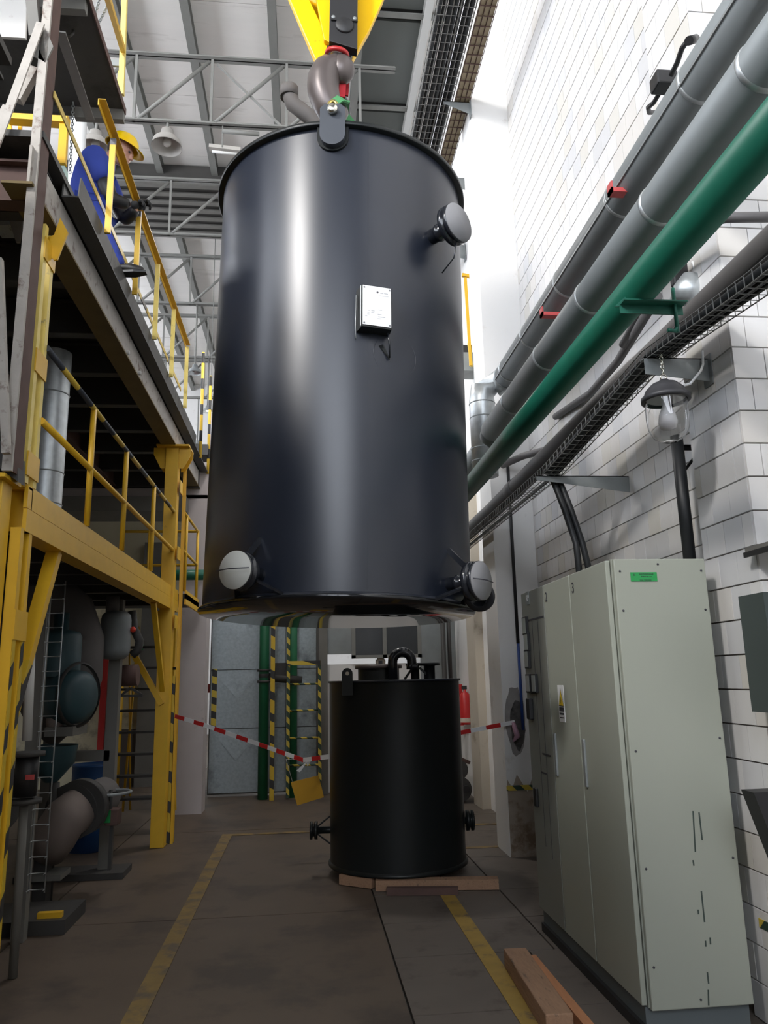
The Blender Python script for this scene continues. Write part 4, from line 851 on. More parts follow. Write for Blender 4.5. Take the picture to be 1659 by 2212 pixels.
part(cd, 'card', MB().prism([at(628, 1690, Y=7.6), at(688, 1675, Y=7.6), at(700, 1722, Y=7.6), at(642, 1740, Y=7.6)], V((0, .006, 0)), None), M_card)
part(cd, 'card_tie', MB().tube([at(632, 1690, Y=7.6), at(618, 1640, Y=7.6), at(655, 1642, Y=7.4)], .003, 5), M_white)
# ---- concrete column left of the doors + beam above
pcn = struct('trim_5', MB().lathe([(.185, 0), (.185, 4.15)], (-1.48, 10.55, 0), (0, 0, 1), 4).box((-1.67, 10.4, 0), (-1.31, 10.75, 4.15)), M_pinkcol, 'pinkish concrete column')
struct('trim_6', MB().box((-9, 10.4, 4.10), (-1.31, 10.8, 4.62)), M_pinkcol); struct('trim_7', MB().box((-9, 10.2, 3.88), (-1.6, 10.9, 4.08)), M_grey_st)
struct('trim_8', MB().box((-9, 10.3, 4.7), (-1.35, 15.4, 4.85)), M_dark_st)
solo('wall_green_pipe', MB().cyl((-1.9, 10.25, 3.02), (-1.30, 10.25, 3.02), .07, 16), M_green, 'short green pipe crossing the concrete column', 'pipe')
struct('wall_mid', MB().box((-1.32, YBK+.2, 4.1), (WX+.1, YBK+.3, 4.4)), M_pinkcol)
# pale wall beyond the stairs
pw = struct('wall_stair', MB().box((-6, 13.4, 0), (-2.15, 13.6, 4.4)), M_creamL); part(pw, 'grey_pilaster', MB().box((-2.75, 13.25, 0), (-2.45, 13.4, 4.0)), M_grey_st)
part(pw, 'grey_dado', MB().box((-3.3, 13.38, 0), (-2.3, 13.4, .9)), M_lag)
wn = thing('window_7', None, None, (-1.95, 13.5, .3), kind='structure')
part(wn, 'pane', MB().box((-2.12, 13.5, .3), (-1.78, 13.52, 3.4)), M_winfar); part(wn, 'mullion', MB().box((-2.12, 13.46, 1.42), (-1.7, 13.5, 1.48)).box((-2.12, 13.46, 3.2), (-1.7, 13.5, 3.26)), M_truss)
# red machinery on the upper floor
rm = thing('red_machine', 'red painted machine seen on the upper floor through the opening', 'machine', (-3.1, 12.2, 4.86))
part(rm, 'housing', MB().box((-4.4, 12.3, 4.86), (-2.6, 13.2, 6.2)), M_redm)
for x in (-3.75, -3.5, -3.25, -3.0, -2.75): part(rm, 'rib', MB().box((x, 12.24, 4.9), (x+.04, 12.3, 6.0)), M_red)
part(rm, 'wheel', MB().tube([V((-3.3+.2*math.cos(a), 12.1, 5.25+.14*math.sin(a))) for a in [2*PI*i/20 for i in range(20)]], .025, 8, closed=True), M_galvd)
part(rm, 'rail', MB().cyl((-4.4, 12.2, 5.05), (-2.6, 12.2, 5.05), .03, 8), M_red)
# ================================================================ LEFT STEEL PLATFORMS
XL = -1.45
LPF = thing('lower_platform', 'yellow framed lower steel platform with a dark underside', 'platform', (-3, 6.4, 2.42))
part(LPF, 'edge_beam', MB().box((XL-.02, 4.05, 2.535), (XL, 8.9, 2.655)).box((XL-.14, 4.05, 2.645), (XL-.02, 8.9, 2.655)), M_yel)
part(LPF, 'edge_beam', MB().box((XL-.018, 4.05, 2.41), (XL+.002, 8.9, 2.531)).box((XL-.12, 4.05, 2.41), (XL-.018, 8.9, 2.42)), M_yel)
for k in range(7): part(LPF, 'deck_plate', MB().box((-5.5, 4.0+k*.7, 2.60), (XL-.15, 4.695+k*.7, 2.64)), M_plate)
for k in range(8): part(LPF, 'cross_joist', MB().ibeam((-5.5, 4.2+k*.64, 2.53), (XL-.03, 4.2+k*.64, 2.53), .07, .13, .012), M_dark_st)
part(LPF, 'front_beam', MB().chan((-5.5, 4.12, 2.53), (XL, 4.12, 2.53), .06, .24, .012), M_yel)
# far post with capital and side strips
fp = thing('yellow_post', 'tall yellow steel post standing on the floor at the far end of the platforms', 'post', (-1.45, 8.45, 0))
part(fp, 'shaft', MB().box((-1.565, 8.42, 0), (-1.425, 8.56, 4.22)), M_yel, bevel=.004)
part(fp, 'side_channel', MB().chan((XL+.055, 8.64, 0), (XL+.055, 8.64, 4.2), -.03, .07, .008, (0, 1, 0)), M_yel)
part(fp, 'side_channel', MB().box((-1.43, 8.60, .0), (-1.40, 8.66, 1.7)), H_diagp)
for z in (2.2, 2.95, 3.7): part(fp, 'batten', MB().box((-1.40, 8.42, z), (-1.39, 8.68, z+.14)), M_yel)
part(fp, 'capital', MB().box((-1.66, 8.36, 4.22), (-1.30, 8.70, 4.24)), M_yel)
for s_, xa in ((1, -1.42), (-1, -1.57)):
    part(fp, 'gusset', MB().prism([V((xa, 8.44, 4.22)), V((xa+s_*.13, 8.44, 4.22)), V((xa+s_*.13, 8.44, 4.14)), V((xa+s_*.05, 8.44, 3.98)), V((xa, 8.44, 3.98))], V((0, .012, 0)), None), M_yel)
    part(fp, 'gusset', MB().prism([V((xa, 8.60, 4.22)), V((xa+s_*.13, 8.60, 4.22)), V((xa+s_*.13, 8.60, 4.14)), V((xa+s_*.05, 8.60, 3.98)), V((xa, 8.60, 3.98))], V((0, .012, 0)), None), M_yel)
part(fp, 'knee_brace', MB().bar(at(410-68, 1320, Y=8.46), at(352, 1440, Y=8.46), .07, .05, (0, 1, 0)).bar(at(352, 1440, Y=8.46), at(352, 1520, Y=8.44), .07, .05, (0, 1, 0)), M_yel)
part(fp, 'knee_brace', MB().bar(at(290, 1415, Y=8.46), at(350, 1522, Y=8.42), .06, .05, (0, 1, 0)), M_yel)
part(fp, 'knee_brace', MB().bar((-1.50, 7.75, 2.41), (-1.50, 8.44, 1.55), .05, .05, (1, 0, 0)), M_yel)
# near double channel post
npo = thing('yellow_post', 'tall yellow double channel post with batten plates at the near end', 'post', (XL-.03, 4.08, 0))
for y in (4.0, 4.12):
    part(npo, 'channel', MB().box((XL-.055, y, 2.66), (XL-.002, y+.045, 4.16)), M_yel2)
    part(npo, 'channel', MB().box((XL-.055, y, 0), (XL-.002, y+.045, 2.42)), M_yel)
for z in (2.70, 3.28, 3.95): part(npo, 'batten', MB().box((XL-.002, 3.995, z), (XL+.006, 4.17, z+.13)), M_yel)
part(npo, 'lower_batten', MB().box((XL-.002, 3.995, 1.85), (XL+.006, 4.17, 2.0)), M_yel)
part(npo, 'hazard_strip', MB().box((XL-.001, 4.003, 0), (XL+.001, 4.042, 1.9)), H_diagp); part(npo, 'hazard_strip', MB().box((XL-.001, 4.123, 0), (XL+.001, 4.162, 1.9)), H_diagp)
part(npo, 'bracket_plate', MB().prism([at(86, 518, Y=4.1), at(132, 502, Y=4.1), at(146, 502, Y=4.1), at(124, 560, Y=4.1), at(116, 562, Y=4.1)], V((0, .012, 0)), None), M_yel)
part(npo, 'bracket_flange', MB().prism([at(130, 470, Y=4.12), at(147, 502, Y=4.12), at(124, 560, Y=4.12), at(112, 520, Y=4.12)], V((0, .012, 0)), None), M_yel)
big = thing('yellow_column', 'broad bright yellow column at the left picture edge, rusty at its top', 'column', (-1.6, 3.93, 0))
part(big, 'shaft', MB().box((-1.72, 3.84, 0), (-1.50, 3.97, 2.63)), M_yel, bevel=.004); part(big, 'cap_plate', MB().box((-1.78, 3.78, 2.63), (-1.47, 4.0, 2.65)), M_yel)
part(big, 'gusset', MB().prism([V((-1.72, 3.82, 2.63)), V((-1.55, 3.82, 2.63)), V((-1.72, 3.82, 2.42))], V((0, .012, 0)), None), M_yel)
part(big, 'hazard_strip', MB().box((-1.499, 3.845, 0), (-1.497, 3.965, 1.6)), H_diagp)
# diagonal brace from beam to post
bc_ = thing('diagonal_brace', 'yellow diagonal brace from the near post up to the lower platform beam', 'brace', (XL-.05, 4.2, 1.3))
part(bc_, 'brace_channel', MB().bar((XL-.06, 4.72, 2.41), (XL-.06, 4.13, 1.35), .06, .075, (1, 0, 0)), M_yel); part(bc_, 'hazard_end', MB().bar((XL-.06, 4.35, 1.745), (XL-.06, 4.10, 1.30), .062, .077, (1, 0, 0)), H_diagp)
# handrail of lower platform
hr = thing('guard_rail', 'yellow tube guard rail with black and yellow top bar on the lower platform', 'railing', (XL, 6.3, 2.65))
part(hr, 'top_bar', MB().cyl((XL, 4.16, 3.48), (XL, 8.42, 3.48), .018, 12), H_rail); part(hr, 'mid_bar', MB().cyl((XL, 4.16, 3.05), (XL, 8.42, 3.05), .020, 12), M_yel)
for y in (5.14, 6.13, 7.29): part(hr, 'rail_post', MB().cyl((XL, y, 2.655), (XL, y, 3.47), .020, 14), M_yel)
hr2 = thing('guard_rail', 'short yellow guard rail around the far end of the lower platform', 'railing', (-1.5, 9.6, 2.65))
for (x, y) in ((XL+.06, 8.95), (XL+.06, 9.9), (XL-.55, 9.9)): part(hr2, 'rail_post', MB().cyl((x, y, 2.655), (x, y, 3.55), .018, 10), M_yel)
for z in (3.1, 3.54): part(hr2, 'rail_bar', MB().tube([(XL+.06, 8.75, z), (XL+.06, 9.9, z), (XL-.9, 9.9, z)], .018, 8), M_yel)
part(LPF, 'end_plate', MB().box((-3.2, 8.9, 2.56), (-1.36, 9.95, 2.62)), M_dark_st); part(LPF, 'end_fascia', MB().box((-1.38, 8.9, 2.50), (-1.36, 9.95, 2.66)), M_yel)
# upper platform
UP = thing('upper_platform', 'dark upper steel platform on which the worker stands', 'platform', (-3.4, 7, 4.25))
part(UP, 'edge_web', MB().box((XL-.03, 3.75, 4.25), (XL-.015, 10.45, 4.47)), M_old)
part(UP, 'bottom_flange', MB().box((XL-.16, 3.75, 4.235), (XL-.0, 10.45, 4.25)), mat('brownish_yellow_paint', (.16, .11, .035), .7, var=.2))
part(UP, 'top_angle', MB().ang((XL-.0, 4.2, 4.47), (XL-.0, 10.45, 4.47), .10, .10, .01), M_dark_st)
for k, (a, b) in enumerate(((4.40, 5.2), (5.205, 6.55), (6.555, 8.0), (8.005, 9.6))):
    part(UP, 'toe_plate', MB().prism([V((XL+.02, a, 4.50)), V((XL+.02, b, 4.50)), V((XL+.035, b, 4.745)), V((XL+.035, a, 4.745))], V((.008, 0, 0)), None), M_plate)
for k in range(9): part(UP, 'deck_plate', MB().box((-6, 3.8+k*.74, 4.56), (XL+.02, 4.53+k*.74, 4.60)), M_plate)
for k in range(9): part(UP, 'cross_joist', MB().ibeam((-6, 4.1+k*.78, 4.40), (XL-.04, 4.1+k*.78, 4.40), .09, .28, .012), M_dark_st)
part(UP, 'far_beam', MB().ibeam((-6, 10.3, 4.36), (XL, 10.3, 4.36), .1, .26, .015), M_dark_st)
part(UP, 'near_beam', MB().ibeam((-6, 3.95, 4.36), (XL-.05, 3.95, 4.36), .1, .26, .015), M_rust)
part(UP, 'stringer', MB().ibeam((-2.6, 3.8, 4.36), (-2.6, 10.4, 4.36), .12, .26, .015), M_rust)
for y, z in ((6.0, 4.30), (6.45, 4.31)): part(UP, 'bolt', MB().lathe([(0, .03), (.02, .03), (.02, 0)], (XL-.02, y, z-.02), (1, 0, 0), 6), M_wht)
# its handrail
hu = thing('guard_rail', 'yellow flat bar guard rail with grey bands on the upper platform', 'railing', (-1.4, 6.5, 4.7))
XR = -1.40
part(hu, 'top_rail', MB().ang((XR, 4.6, 5.50), (XR, 8.5, 5.50), .05, -.05, .006), M_yel)
part(hu, 'knee_rail', MB().box((XR-.035, 3.9, 4.90), (XR-.028, 8.45, 4.945)), stripes('hazard_rail_flat', (.62, .45, .10), (.13, .12, .12), 1.35, (0, 1, 0), duty=.83))
for y in (4.93, 5.80, 6.63, 7.52, 8.44): part(hu, 'rail_post', MB().box((XR+.002, y-.0, 4.70), (XR+.042, y+.02, 5.455)), H_post if y < 6 else M_yel2)
for y in (9.6, 10.4): 
    t = solo('striped_pole', MB().cyl((XL+.1, y, 4.45), (XL+.1, y, 5.9), .02, 10), H_z, 'yellow and black banded pole, %s one at the far end of the upper platform' % ('nearer' if y < 10 else 'farther'), 'pole')
part(UP, 'unseen_shade_deck', MB().box((-8.9, -8.9, 4.56), (-1.42, 3.3, 4.60)), M_plate); part(UP, 'unseen_shade_stringer', MB().ibeam((-1.5, -8.9, 4.36), (-1.5, 3.3, 4.36), .1, .26, .015), M_dark_st)  # unseen platform extension, added to block high light from the floor
# ---- high platform top left
HP = thing('high_platform', 'dark plate platform overhead at the upper left corner', 'platform', (-2.6, 4.8, 6.4))
XH = -1.55; ZHp = 6.42
part(HP, 'deck_plate', MB().box((-4.5, 3.4, ZHp), (XH, 5.86, ZHp+.02)), M_plate)
part(HP, 'edge_strip', MB().box((XH, 3.4, ZHp-.01), (XH+.008, 5.86, ZHp+.05)), M_rust)
part(HP, 'cross_channel', MB().box((-1.95, 5.80, ZHp-.10), (XH, 5.86, ZHp)), M_grey_st); part(HP, 'cross_channel', MB().box((-4.5, 5.80, ZHp-.06), (-1.95, 5.84, ZHp)), M_dark_st)
c1 = at(92, 12, X=-1.9); part(HP, 'cross_channel', MB().box((-2.0, 4.72, ZHp-.09), (XH-.02, 4.78, ZHp)), M_grey_st)
part(HP, 'strut', MB().ang(at(118, 68, Y=4.55), at(185, 258, Y=5.72), .07, .07, .01), M_grey_st)
part(HP, 'grab_hook', MB().tube([at(118, 76, Y=5.0), at(150, 78, Y=5.0), at(158, 72, Y=5.0), at(158, 66, Y=5.0)], .012, 6), M_dark_st)
part(HP, 'rail_post', MB().bar(at(262, 205, Y=5.95), at(270, -20, Y=5.8), .045, .045, (0, 1, 0)), M_yel2)
part(HP, 'rail_post', MB().bar(at(258, 205, Y=5.99), at(262, 155, Y=5.97), .05, .03, (0, 1, 0)), M_yel2)
part(HP, 'rail_bar', MB().bar(at(228, -20, Y=4.9), at(266, 108, Y=5.85), .04, .05), M_yel); part(HP, 'rail_lug', MB().box(tuple(at(238, 141, Y=5.9)), tuple(at(262, 128, Y=5.9)+V((0, .02, 0)))), M_galvd)
def chain(lab, a, b, n):
    a = V(a); b = V(b); d = (b-a).normalized(); sd = d.cross(V((0, 1, 0))).normalized(); t = thing('hanging_chain', lab, 'chain', tuple(b))
    for k in range(n):
        c = a.lerp(b, (k+.5)/n); u = sd if k % 2 else V((0, 1, 0)); L = (b-a).length/n*.62
        part(t, 'chain_link', MB().tube([c+u*.010*math.cos(x)+d*L*math.sin(x) for x in [2*PI*i/8 for i in range(8)]], .0045, 5, closed=True), M_galvd)
    return t
chain('thin chain hanging at the top left beside the yellow rail', at(217, -10, Y=5.2), at(205, 30, Y=5.2), 8); chain('second thin chain right of the first at the top left', at(234, 8, Y=5.2), at(213, 50, Y=5.2), 9)
chain('black chain hanging left of the worker', V((at(157, 240, Y=5.75).x, 5.75, 6.42)), at(151, 375, Y=5.75), 24)
# ---- worn grey post and its braces
gp = thing('worn_grey_post', 'tall worn grey angle post at the far left with rust stains', 'post', (-1.55, 3.8, 2.7))
pA = at(62, 560, Y=3.80); pT = V((pA.x, 3.80, 6.40)); pB = V((pA.x, 3.80, 2.66))
part(gp, 'light_flange', MB().box((pA.x-.035, 3.78, 2.66), (pA.x+.012, 3.80, 6.3)), M_old); part(gp, 'dark_flange', MB().box((pA.x+.004, 3.80, 2.66), (pA.x+.014, 3.92, 6.3)), M_rust)
part(gp, 'gusset_plate', MB().prism([at(62, 60, Y=3.78), at(98, 60, Y=3.78), at(115, 100, Y=3.78), at(98, 135, Y=3.78), at(70, 118, Y=3.78)], V((0, .012, 0)), None), M_grey_st)
part(gp, 'upper_leg', MB().bar(at(68, -20, Y=3.8), at(78, 85, Y=3.8), .06, .06, (0, 1, 0)), M_grey_st)
part(gp, 'flat_brace', MB().bar(at(88, 50, Y=3.75), at(-15, 330, Y=3.75), .045, .012, (0, -1, 0)), M_old)
part(gp, 'short_brace', MB().bar(at(75, 150, Y=3.86), at(38, 218, Y=3.86), .05, .05, (0, 1, 0)), M_old); part(gp, 'short_brace', MB().bar(at(15, 232, Y=3.95), at(-15, 285, Y=3.95), .035, .035, (0, 1, 0)), M_old)
part(gp, 'lower_bar', MB().bar(at(-2, 560, Y=3.7), at(14, 980, Y=3.7), .035, .035, (0, 1, 0)), M_old)
# pale panels at the far left
cp = thing('pale_panel', 'white peeling panel hanging at the top left corner', 'panel', tuple(at(20, 70, Y=4.3)))
part(cp, 'sheet', MB().prism([at(-15, -30, Y=4.4), at(58, -30, Y=4.4), at(55, 82, Y=4.4), at(-15, 78, Y=4.4)], V((0, .02, 0)), None), mat('peeling_white', (.72, .70, .66), .6, dirt=(.25, .15, .12), dscale=2.4, damt=.46))
mb_ = thing('mint_beam', 'pale mint green beam across the far left behind the grey post', 'beam', tuple(at(60, 370, Y=6.3)))
part(mb_, 'beam_face', MB().prism([at(-15, 352, Y=6.3), at(140, 358, Y=6.3), at(140, 380, Y=6.3), at(-15, 380, Y=6.3)], V((0, .1, 0)), None), M_mint)
yb = thing('yellow_portal', 'yellow portal frame behind the grey post at the upper left', 'frame', tuple(at(82, 355, Y=6.35)))
part(yb, 'lintel', MB().bar(at(18, 254, Y=6.35), at(148, 262, Y=6.35), .1, .085), M_yel); part(yb, 'upright', MB().bar(at(139, 262, Y=6.35), at(134, 356, Y=6.3), .07, .05, (0, 1, 0)), M_yel)
part(yb, 'strut', MB().bar(at(18, 265, Y=6.5), at(28, 352, Y=6.5), .05, .04, (0, 1, 0)), M_crane); part(yb, 'strut', MB().bar(at(43, 225, Y=6.5), at(44, 340, Y=6.5), .03, .03, (0, 1, 0)), M_crane)
solo('white_cylinder', MB().cyl(V((at(178, 360, Y=7.6).x, 7.6, 4.6)), at(170, 262, Y=7.6), .085, 20), M_white, 'bright white cylinder standing behind the worker', 'cylinder')
solo('speckled_bracket', MB().prism([at(-15, 415, Y=4.6), at(50, 418, Y=4.6), at(50, 447, Y=4.6), at(20, 486, Y=4.6), at(-15, 486, Y=4.6)], V((0, .15, 0)), None), M_bklt, 'pale blue and white bracket with chipped paint at the left edge', 'bracket')
solo('corner_plate', MB().prism([at(15, 460, Y=4.5), at(50, 462, Y=4.5), at(42, 522, Y=4.5), at(34, 522, Y=4.5)], V((0, .02, 0)), None), M_old, 'grey tapered plate beneath the chipped bracket', 'plate')
solo('rusty_beam_end', MB().prism([at(-15, 940, Y=3.85), at(38, 985, Y=3.85), at(38, 1040, Y=3.85), at(-15, 1000, Y=3.85)], V((0, .1, 0)), None), M_dark_st, 'dark rusty beam end above the broad yellow column', 'beam')
solo('mesh_sheet', MB().box(tuple(at(96, 520, Y=4.6)), tuple(at(116, 492, Y=4.6)+V((0, .02, 0)))), M_galv, 'small bright mesh sheet behind the near yellow post', 'sheet')
# ---- lamps on the hall side
def bell(name, lab, px, py, Y, wpx, lit=False, m=None):
    c = at(px, py, Y=Y); d = (c-V((0, 0, CH))).length; r = wpx/2/FPX*d*1.02
    t = thing(name, lab, 'lamp', tuple(c)); mm = m or M_enamel
    part(t, 'shade', MB().lathe([(r, 0), (r*.97, .02*r), (r*.9, r*.42), (r*.62, r*.72), (r*.42, r*.85), (r*.40, r*1.25), (0, r*1.3)], c, (0, 0, 1), 36).lathe([(r*.96, .0), (r*.86, r*.40), (r*.55, r*.66), (0, r*.7)], c, (0, 0, 1), 36), mm)
    part(t, 'bulb', MB().ball(c+V((0, 0, r*.38)), r*.3, 12), M_glow if lit else M_enamel); part(t, 'hanger', MB().cyl(c+V((0, 0, r*1.3)), V((c.x, c.y, max(c.z+r*1.5, ZB+.02))), .02, 8), M_truss); return t
bell('bell_lamp', 'large grey enamel bell lamp hanging from the nearest roof truss', 360, 318, 10.5, 56)
bell('bell_lamp', 'grey bell lamp partly hidden behind the worker', 205, 322, 10.5, 55)
bell('bell_lamp', 'small ribbed lamp above the end of the upper platform', 421, 806, 16.4, 27, m=M_galv)
bell('bell_lamp', 'small lit lamp hanging next to the edge of the hanging tank', 448, 890, 19.4, 21, True, M_galv)
bell('bell_lamp', 'distant tiny lamp low beside the hanging tank', 426, 960, 22.4, 14, m=M_galv)
solo('distant_lamp', MB().ball(at(451, 1000, Y=16), .06, 12).cyl(at(451, 1000, Y=16), V((at(451, 1000, Y=16).x, 16, ZC)), .008, 6, 1), [M_glow, M_truss], 'tiny lit white lamp farthest away beside the hanging tank', 'lamp')
fx_ = thing('strip_fixture', 'pale unlit fluorescent fixture under the roof left of the tank', 'lamp', tuple(at(490, 322, Y=10.55)))
part(fx_, 'housing', MB().bar(at(452, 318, Y=10.55), at(520, 326, Y=10.55), .10, .06), M_enamel); part(fx_, 'tube', MB().cyl(at(458, 327, Y=10.53), at(520, 334, Y=10.53), .022, 8), M_wht)
part(fx_, 'hanger', MB().cyl(at(480, 318, Y=10.5), V((at(480, 318, Y=10.5).x, 10.5, ZB+.03)), .012, 6), M_truss)
solo('roof_conduit', MB().cyl(at(480, 283, Y=10.45), at(560, 290, Y=10.45), .035, 8), M_truss, 'short conduit along the nearest truss above the tank rim', 'pipe')
# ================================================================ MACHINERY UNDER THE LOWER PLATFORM
def cylY(p, q, r, n=24): return MB().cyl(p, q, r, n)
sd_ = thing('silver_duct', 'galvanised vertical duct rising through the lower platform', 'duct', (-2.02, 6.0, 2.65))
part(sd_, 'duct_shell', MB().lathe([(.125, 0), (.125, 1.6)], (-2.02, 6.0, 2.66), (0, 0, 1), 32), M_galv)
for z in (3.0, 3.25, 3.9): part(sd_, 'duct_seam', MB().lathe([(.125, -.006), (.131, 0), (.125, .006)], (-2.02, 6.0, z), (0, 0, 1), 32), M_galvd)
be = thing('big_lagged_bend', 'huge dark lagged pipe bend under the lower platform', 'pipe bend', (-2.1, 7.1, 1.3))
part(be, 'bend', MB().tube([V((-2.55, 7.1, 2.45)), V((-2.30, 7.1, 2.40)), V((-2.12, 7.1, 2.25)), V((-2.03, 7.1, 2.0)), V((-2.03, 7.1, 1.7)), V((-2.12, 7.1, 1.45)), V((-2.3, 7.1, 1.3))], .24, 28), M_lag)
gt = thing('grey_receiver', 'grey rounded receiver tank hanging under the lower platform', 'tank', (-1.74, 7.3, 1.85))
part(gt, 'vessel', MB().lathe([(0, -.23), (.09, -.22), (.128, -.18), (.135, -.13), (.135, .13), (.125, .18), (.09, .21), (0, .22)], (-1.74, 7.3, 2.07), (0, 0, 1), 32), M_pipegrey); part(gt, 'neck', MB().cyl((-1.78, 7.3, 2.28), (-1.78, 7.3, 2.42), .06, 16), M_lag)
vv = thing('bent_valve', 'dark valve with a red knob right of the grey receiver', 'valve', (-1.55, 7.35, 1.9))
part(vv, 'bend', MB().tube([at(285, 1320, Y=7.4), at(290, 1360, Y=7.4), at(302, 1385, Y=7.4), at(298, 1405, Y=7.4), at(285, 1415, Y=7.4)], .04, 14), M_dark_st); part(vv, 'knob', MB().ball(at(287, 1360, Y=7.3), .028, 12), mat('orange_red', (.8, .06, .03), .4))
mo = thing('teal_motor', 'teal upright motor with rounded housing under the platform', 'motor', (-2.0, 6.6, 1.3))
mo_c = at(145, 1500, Y=6.6)
part(mo, 'motor_body', MB().lathe([(.17, 0), (.17, .32), (.15, .36), (.06, .38), (.06, .52), (0, .52)], at(130, 1462, Y=6.6)-V((.02, 0, .0)), (0, 0, 1), 24), M_teal)
part(mo, 'gear_casing', MB().lathe([(0, -.16), (.14, -.16), (.20, -.12), (.22, 0), (.20, .12), (.14, .16), (0, .16)], at(150, 1505, Y=6.55), (.9, -.4, 0), 28), M_teal); part(mo, 'coupling', MB().lathe([(.24, -.02), (.26, 0), (.24, .02)], at(170, 1500, Y=6.5), (.9, -.4, 0), 28), M_dark_st)
part(mo, 'stand_pipe', MB().cyl(at(118, 1550, Y=6.5), at(118, 1580, Y=6.5), .06, 16), M_lagp)
part(mo, 'base_plate', MB().box(tuple(at(95, 1592, Y=6.4)), tuple(at(158, 1570, Y=6.4)+V((0, .4, 0)))), M_grey_st)
part(mo, 'hopper', MB().lathe([(.19, .0), (.17, -.14), (.05, -.28)], at(115, 1610, Y=6.6), (0, 0, 1), 20), M_teal)
part(mo, 'hopper_stem', MB().cyl(at(118, 1690, Y=6.6), V((at(118, 1690, Y=6.6).x, 6.6, .0)), .04, 10), M_dark_st)
le = thing('flanged_elbow', 'big pinkish grey flanged pipe elbow low on the left', 'pipe', (-1.9, 6.7, .45))
part(le, 'elbow', MB().tube([at(100, 1830, Y=6.55), at(118, 1805, Y=6.5), at(140, 1770, Y=6.5), at(170, 1748, Y=6.6)], .17, 26), M_lagp)
part(le, 'straight', MB().tube([at(172, 1745, Y=6.62), at(225, 1718, Y=7.0)], .15, 26), M_lag)
for a, b in (((152, 1755), (163, 1750)), ((170, 1746), (181, 1741))): part(le, 'flange', MB().cyl(at(*a, Y=6.56), at(*b, Y=6.64), .215, 28), M_dark_st)
part(le, 'elbow_leg', MB().box((-2.05, 6.45, 0), (-1.95, 6.6, .35)), M_dark_st); part(le, 'foot_plate', MB().box((-2.15, 6.35, .20), (-1.82, 6.6, .24)), M_grey_st)
hw_ = thing('handwheel_valve', 'handwheel valve with a green tag on the flanged pipe', 'valve', (-1.6, 6.8, .55))
c = at(240, 1712, Y=6.75)
part(hw_, 'handwheel', MB().tube([c+V((.155*math.cos(a), .155*math.sin(a), 0)) for a in [2*PI*i/28 for i in range(28)]], .012, 8, closed=True), M_galvd)
for k in range(3): part(hw_, 'spoke', MB().cyl(c, c+V((.15*math.cos(2.1*k), .15*math.sin(2.1*k), 0)), .008, 6), M_dark_st)
part(hw_, 'stem', MB().cyl(c-V((0, 0, .22)), c+V((0, 0, .02)), .016, 8), M_dark_st); part(hw_, 'gearbox', MB().box(tuple(at(225, 1785, Y=6.72)), tuple(at(255, 1748, Y=6.72)+V((0, .15, 0)))), M_rust, bevel=.01)
part(hw_, 'green_tag', MB().box(tuple(at(222, 1778, Y=6.70)), tuple(at(239, 1750, Y=6.70)+V((0, .01, 0)))), M_glabel, 'bright green tag')
part(hw_, 'gearbox_strut', MB().box(tuple(at(232, 1880, Y=6.8)), tuple(at(244, 1780, Y=6.8)+V((0, .05, 0)))), M_dark_st)
fr = thing('machine_frame', 'dark steel frame with two uprights holding the machinery', 'frame', (-1.9, 7.4, 0))
part(fr, 'upright', MB().bar((-1.75, 7.4, 0), (-1.75, 7.4, 2.4), .10, .10, (0, 1, 0)), M_grey_st); part(fr, 'upright', MB().bar((-2.28, 7.4, 0), (-2.28, 7.4, 2.4), .10, .10, (0, 1, 0)), M_grey_st)
part(fr, 'crosspiece', MB().bar((-2.3, 7.4, 1.0), (-1.75, 7.4, 1.0), .10, .09), M_grey_st); part(fr, 'foot', MB().box((-2.45, 7.2, 0), (-1.55, 7.55, .05)), M_dark_st)
dr = thing('blue_drum', 'blue steel drum standing beyond the dark frame', 'drum', (-2.16, 8.5, 0))
part(dr, 'drum_shell', MB().lathe([(0, 0), (.2, 0), (.2, .28), (.205, .29), (.2, .30), (.2, .56), (.205, .57), (.2, .58), (.2, .80), (.208, .81), (.2, .83), (.19, .82), (0, .81)], (-2.18, 8.5, 0), (0, 0, 1), 32), M_blue)
gm = thing('gear_motor', 'dark gear motor on a small bracket below the grey receiver', 'motor', tuple(at(285, 1460, Y=7.6)))
part(gm, 'motor_barrel', MB().cyl(at(262, 1460, Y=7.6), at(298, 1458, Y=7.6), .10, 20), M_rust); part(gm, 'terminal_box', MB().box(tuple(at(250, 1475, Y=7.55)), tuple(at(268, 1440, Y=7.55)+V((0, .1, 0)))), M_black)
part(gm, 'bracket', MB().bar(at(262, 1502, Y=7.6), at(282, 1486, Y=7.6), .02, .02).bar(at(282, 1486, Y=7.6), at(308, 1502, Y=7.6), .02, .02).bar(at(240, 1503, Y=7.6), at(308, 1503, Y=7.6), .02, .02), M_dark_st)
cl = thing('vertical_cable_basket', 'narrow vertical wire cable basket running to the floor', 'cable tray', (-1.75, 5.6, .2))
part(cl, 'side_wire', MB().cyl((-1.80, 5.6, .30), (-1.80, 5.6, 2.35), .005, 5), M_galv); part(cl, 'side_wire', MB().cyl((-1.70, 5.6, .30), (-1.70, 5.6, 2.35), .005, 5), M_galv)
me = MB().tube([(0, -.04, 0), (0, 0, 0), (.10, 0, 0), (.10, -.04, 0)], .004, 5, cap=False).mesh('basket_rung', V((0, 0, 0)), [M_galv])
for k in range(21): o = link('basket_rung', me, cl); o.location = V((-1.80, 5.6, .32+k*.10))-WL[cl]
part(cl, 'backing_rail', MB().box((-1.90, 5.62, 0), (-1.82, 5.70, 2.4)), M_grey_st)
wp = thing('white_standpipe', 'white vertical pipe with a flanged meter at the far left', 'pipe', (-1.68, 5.0, 0))
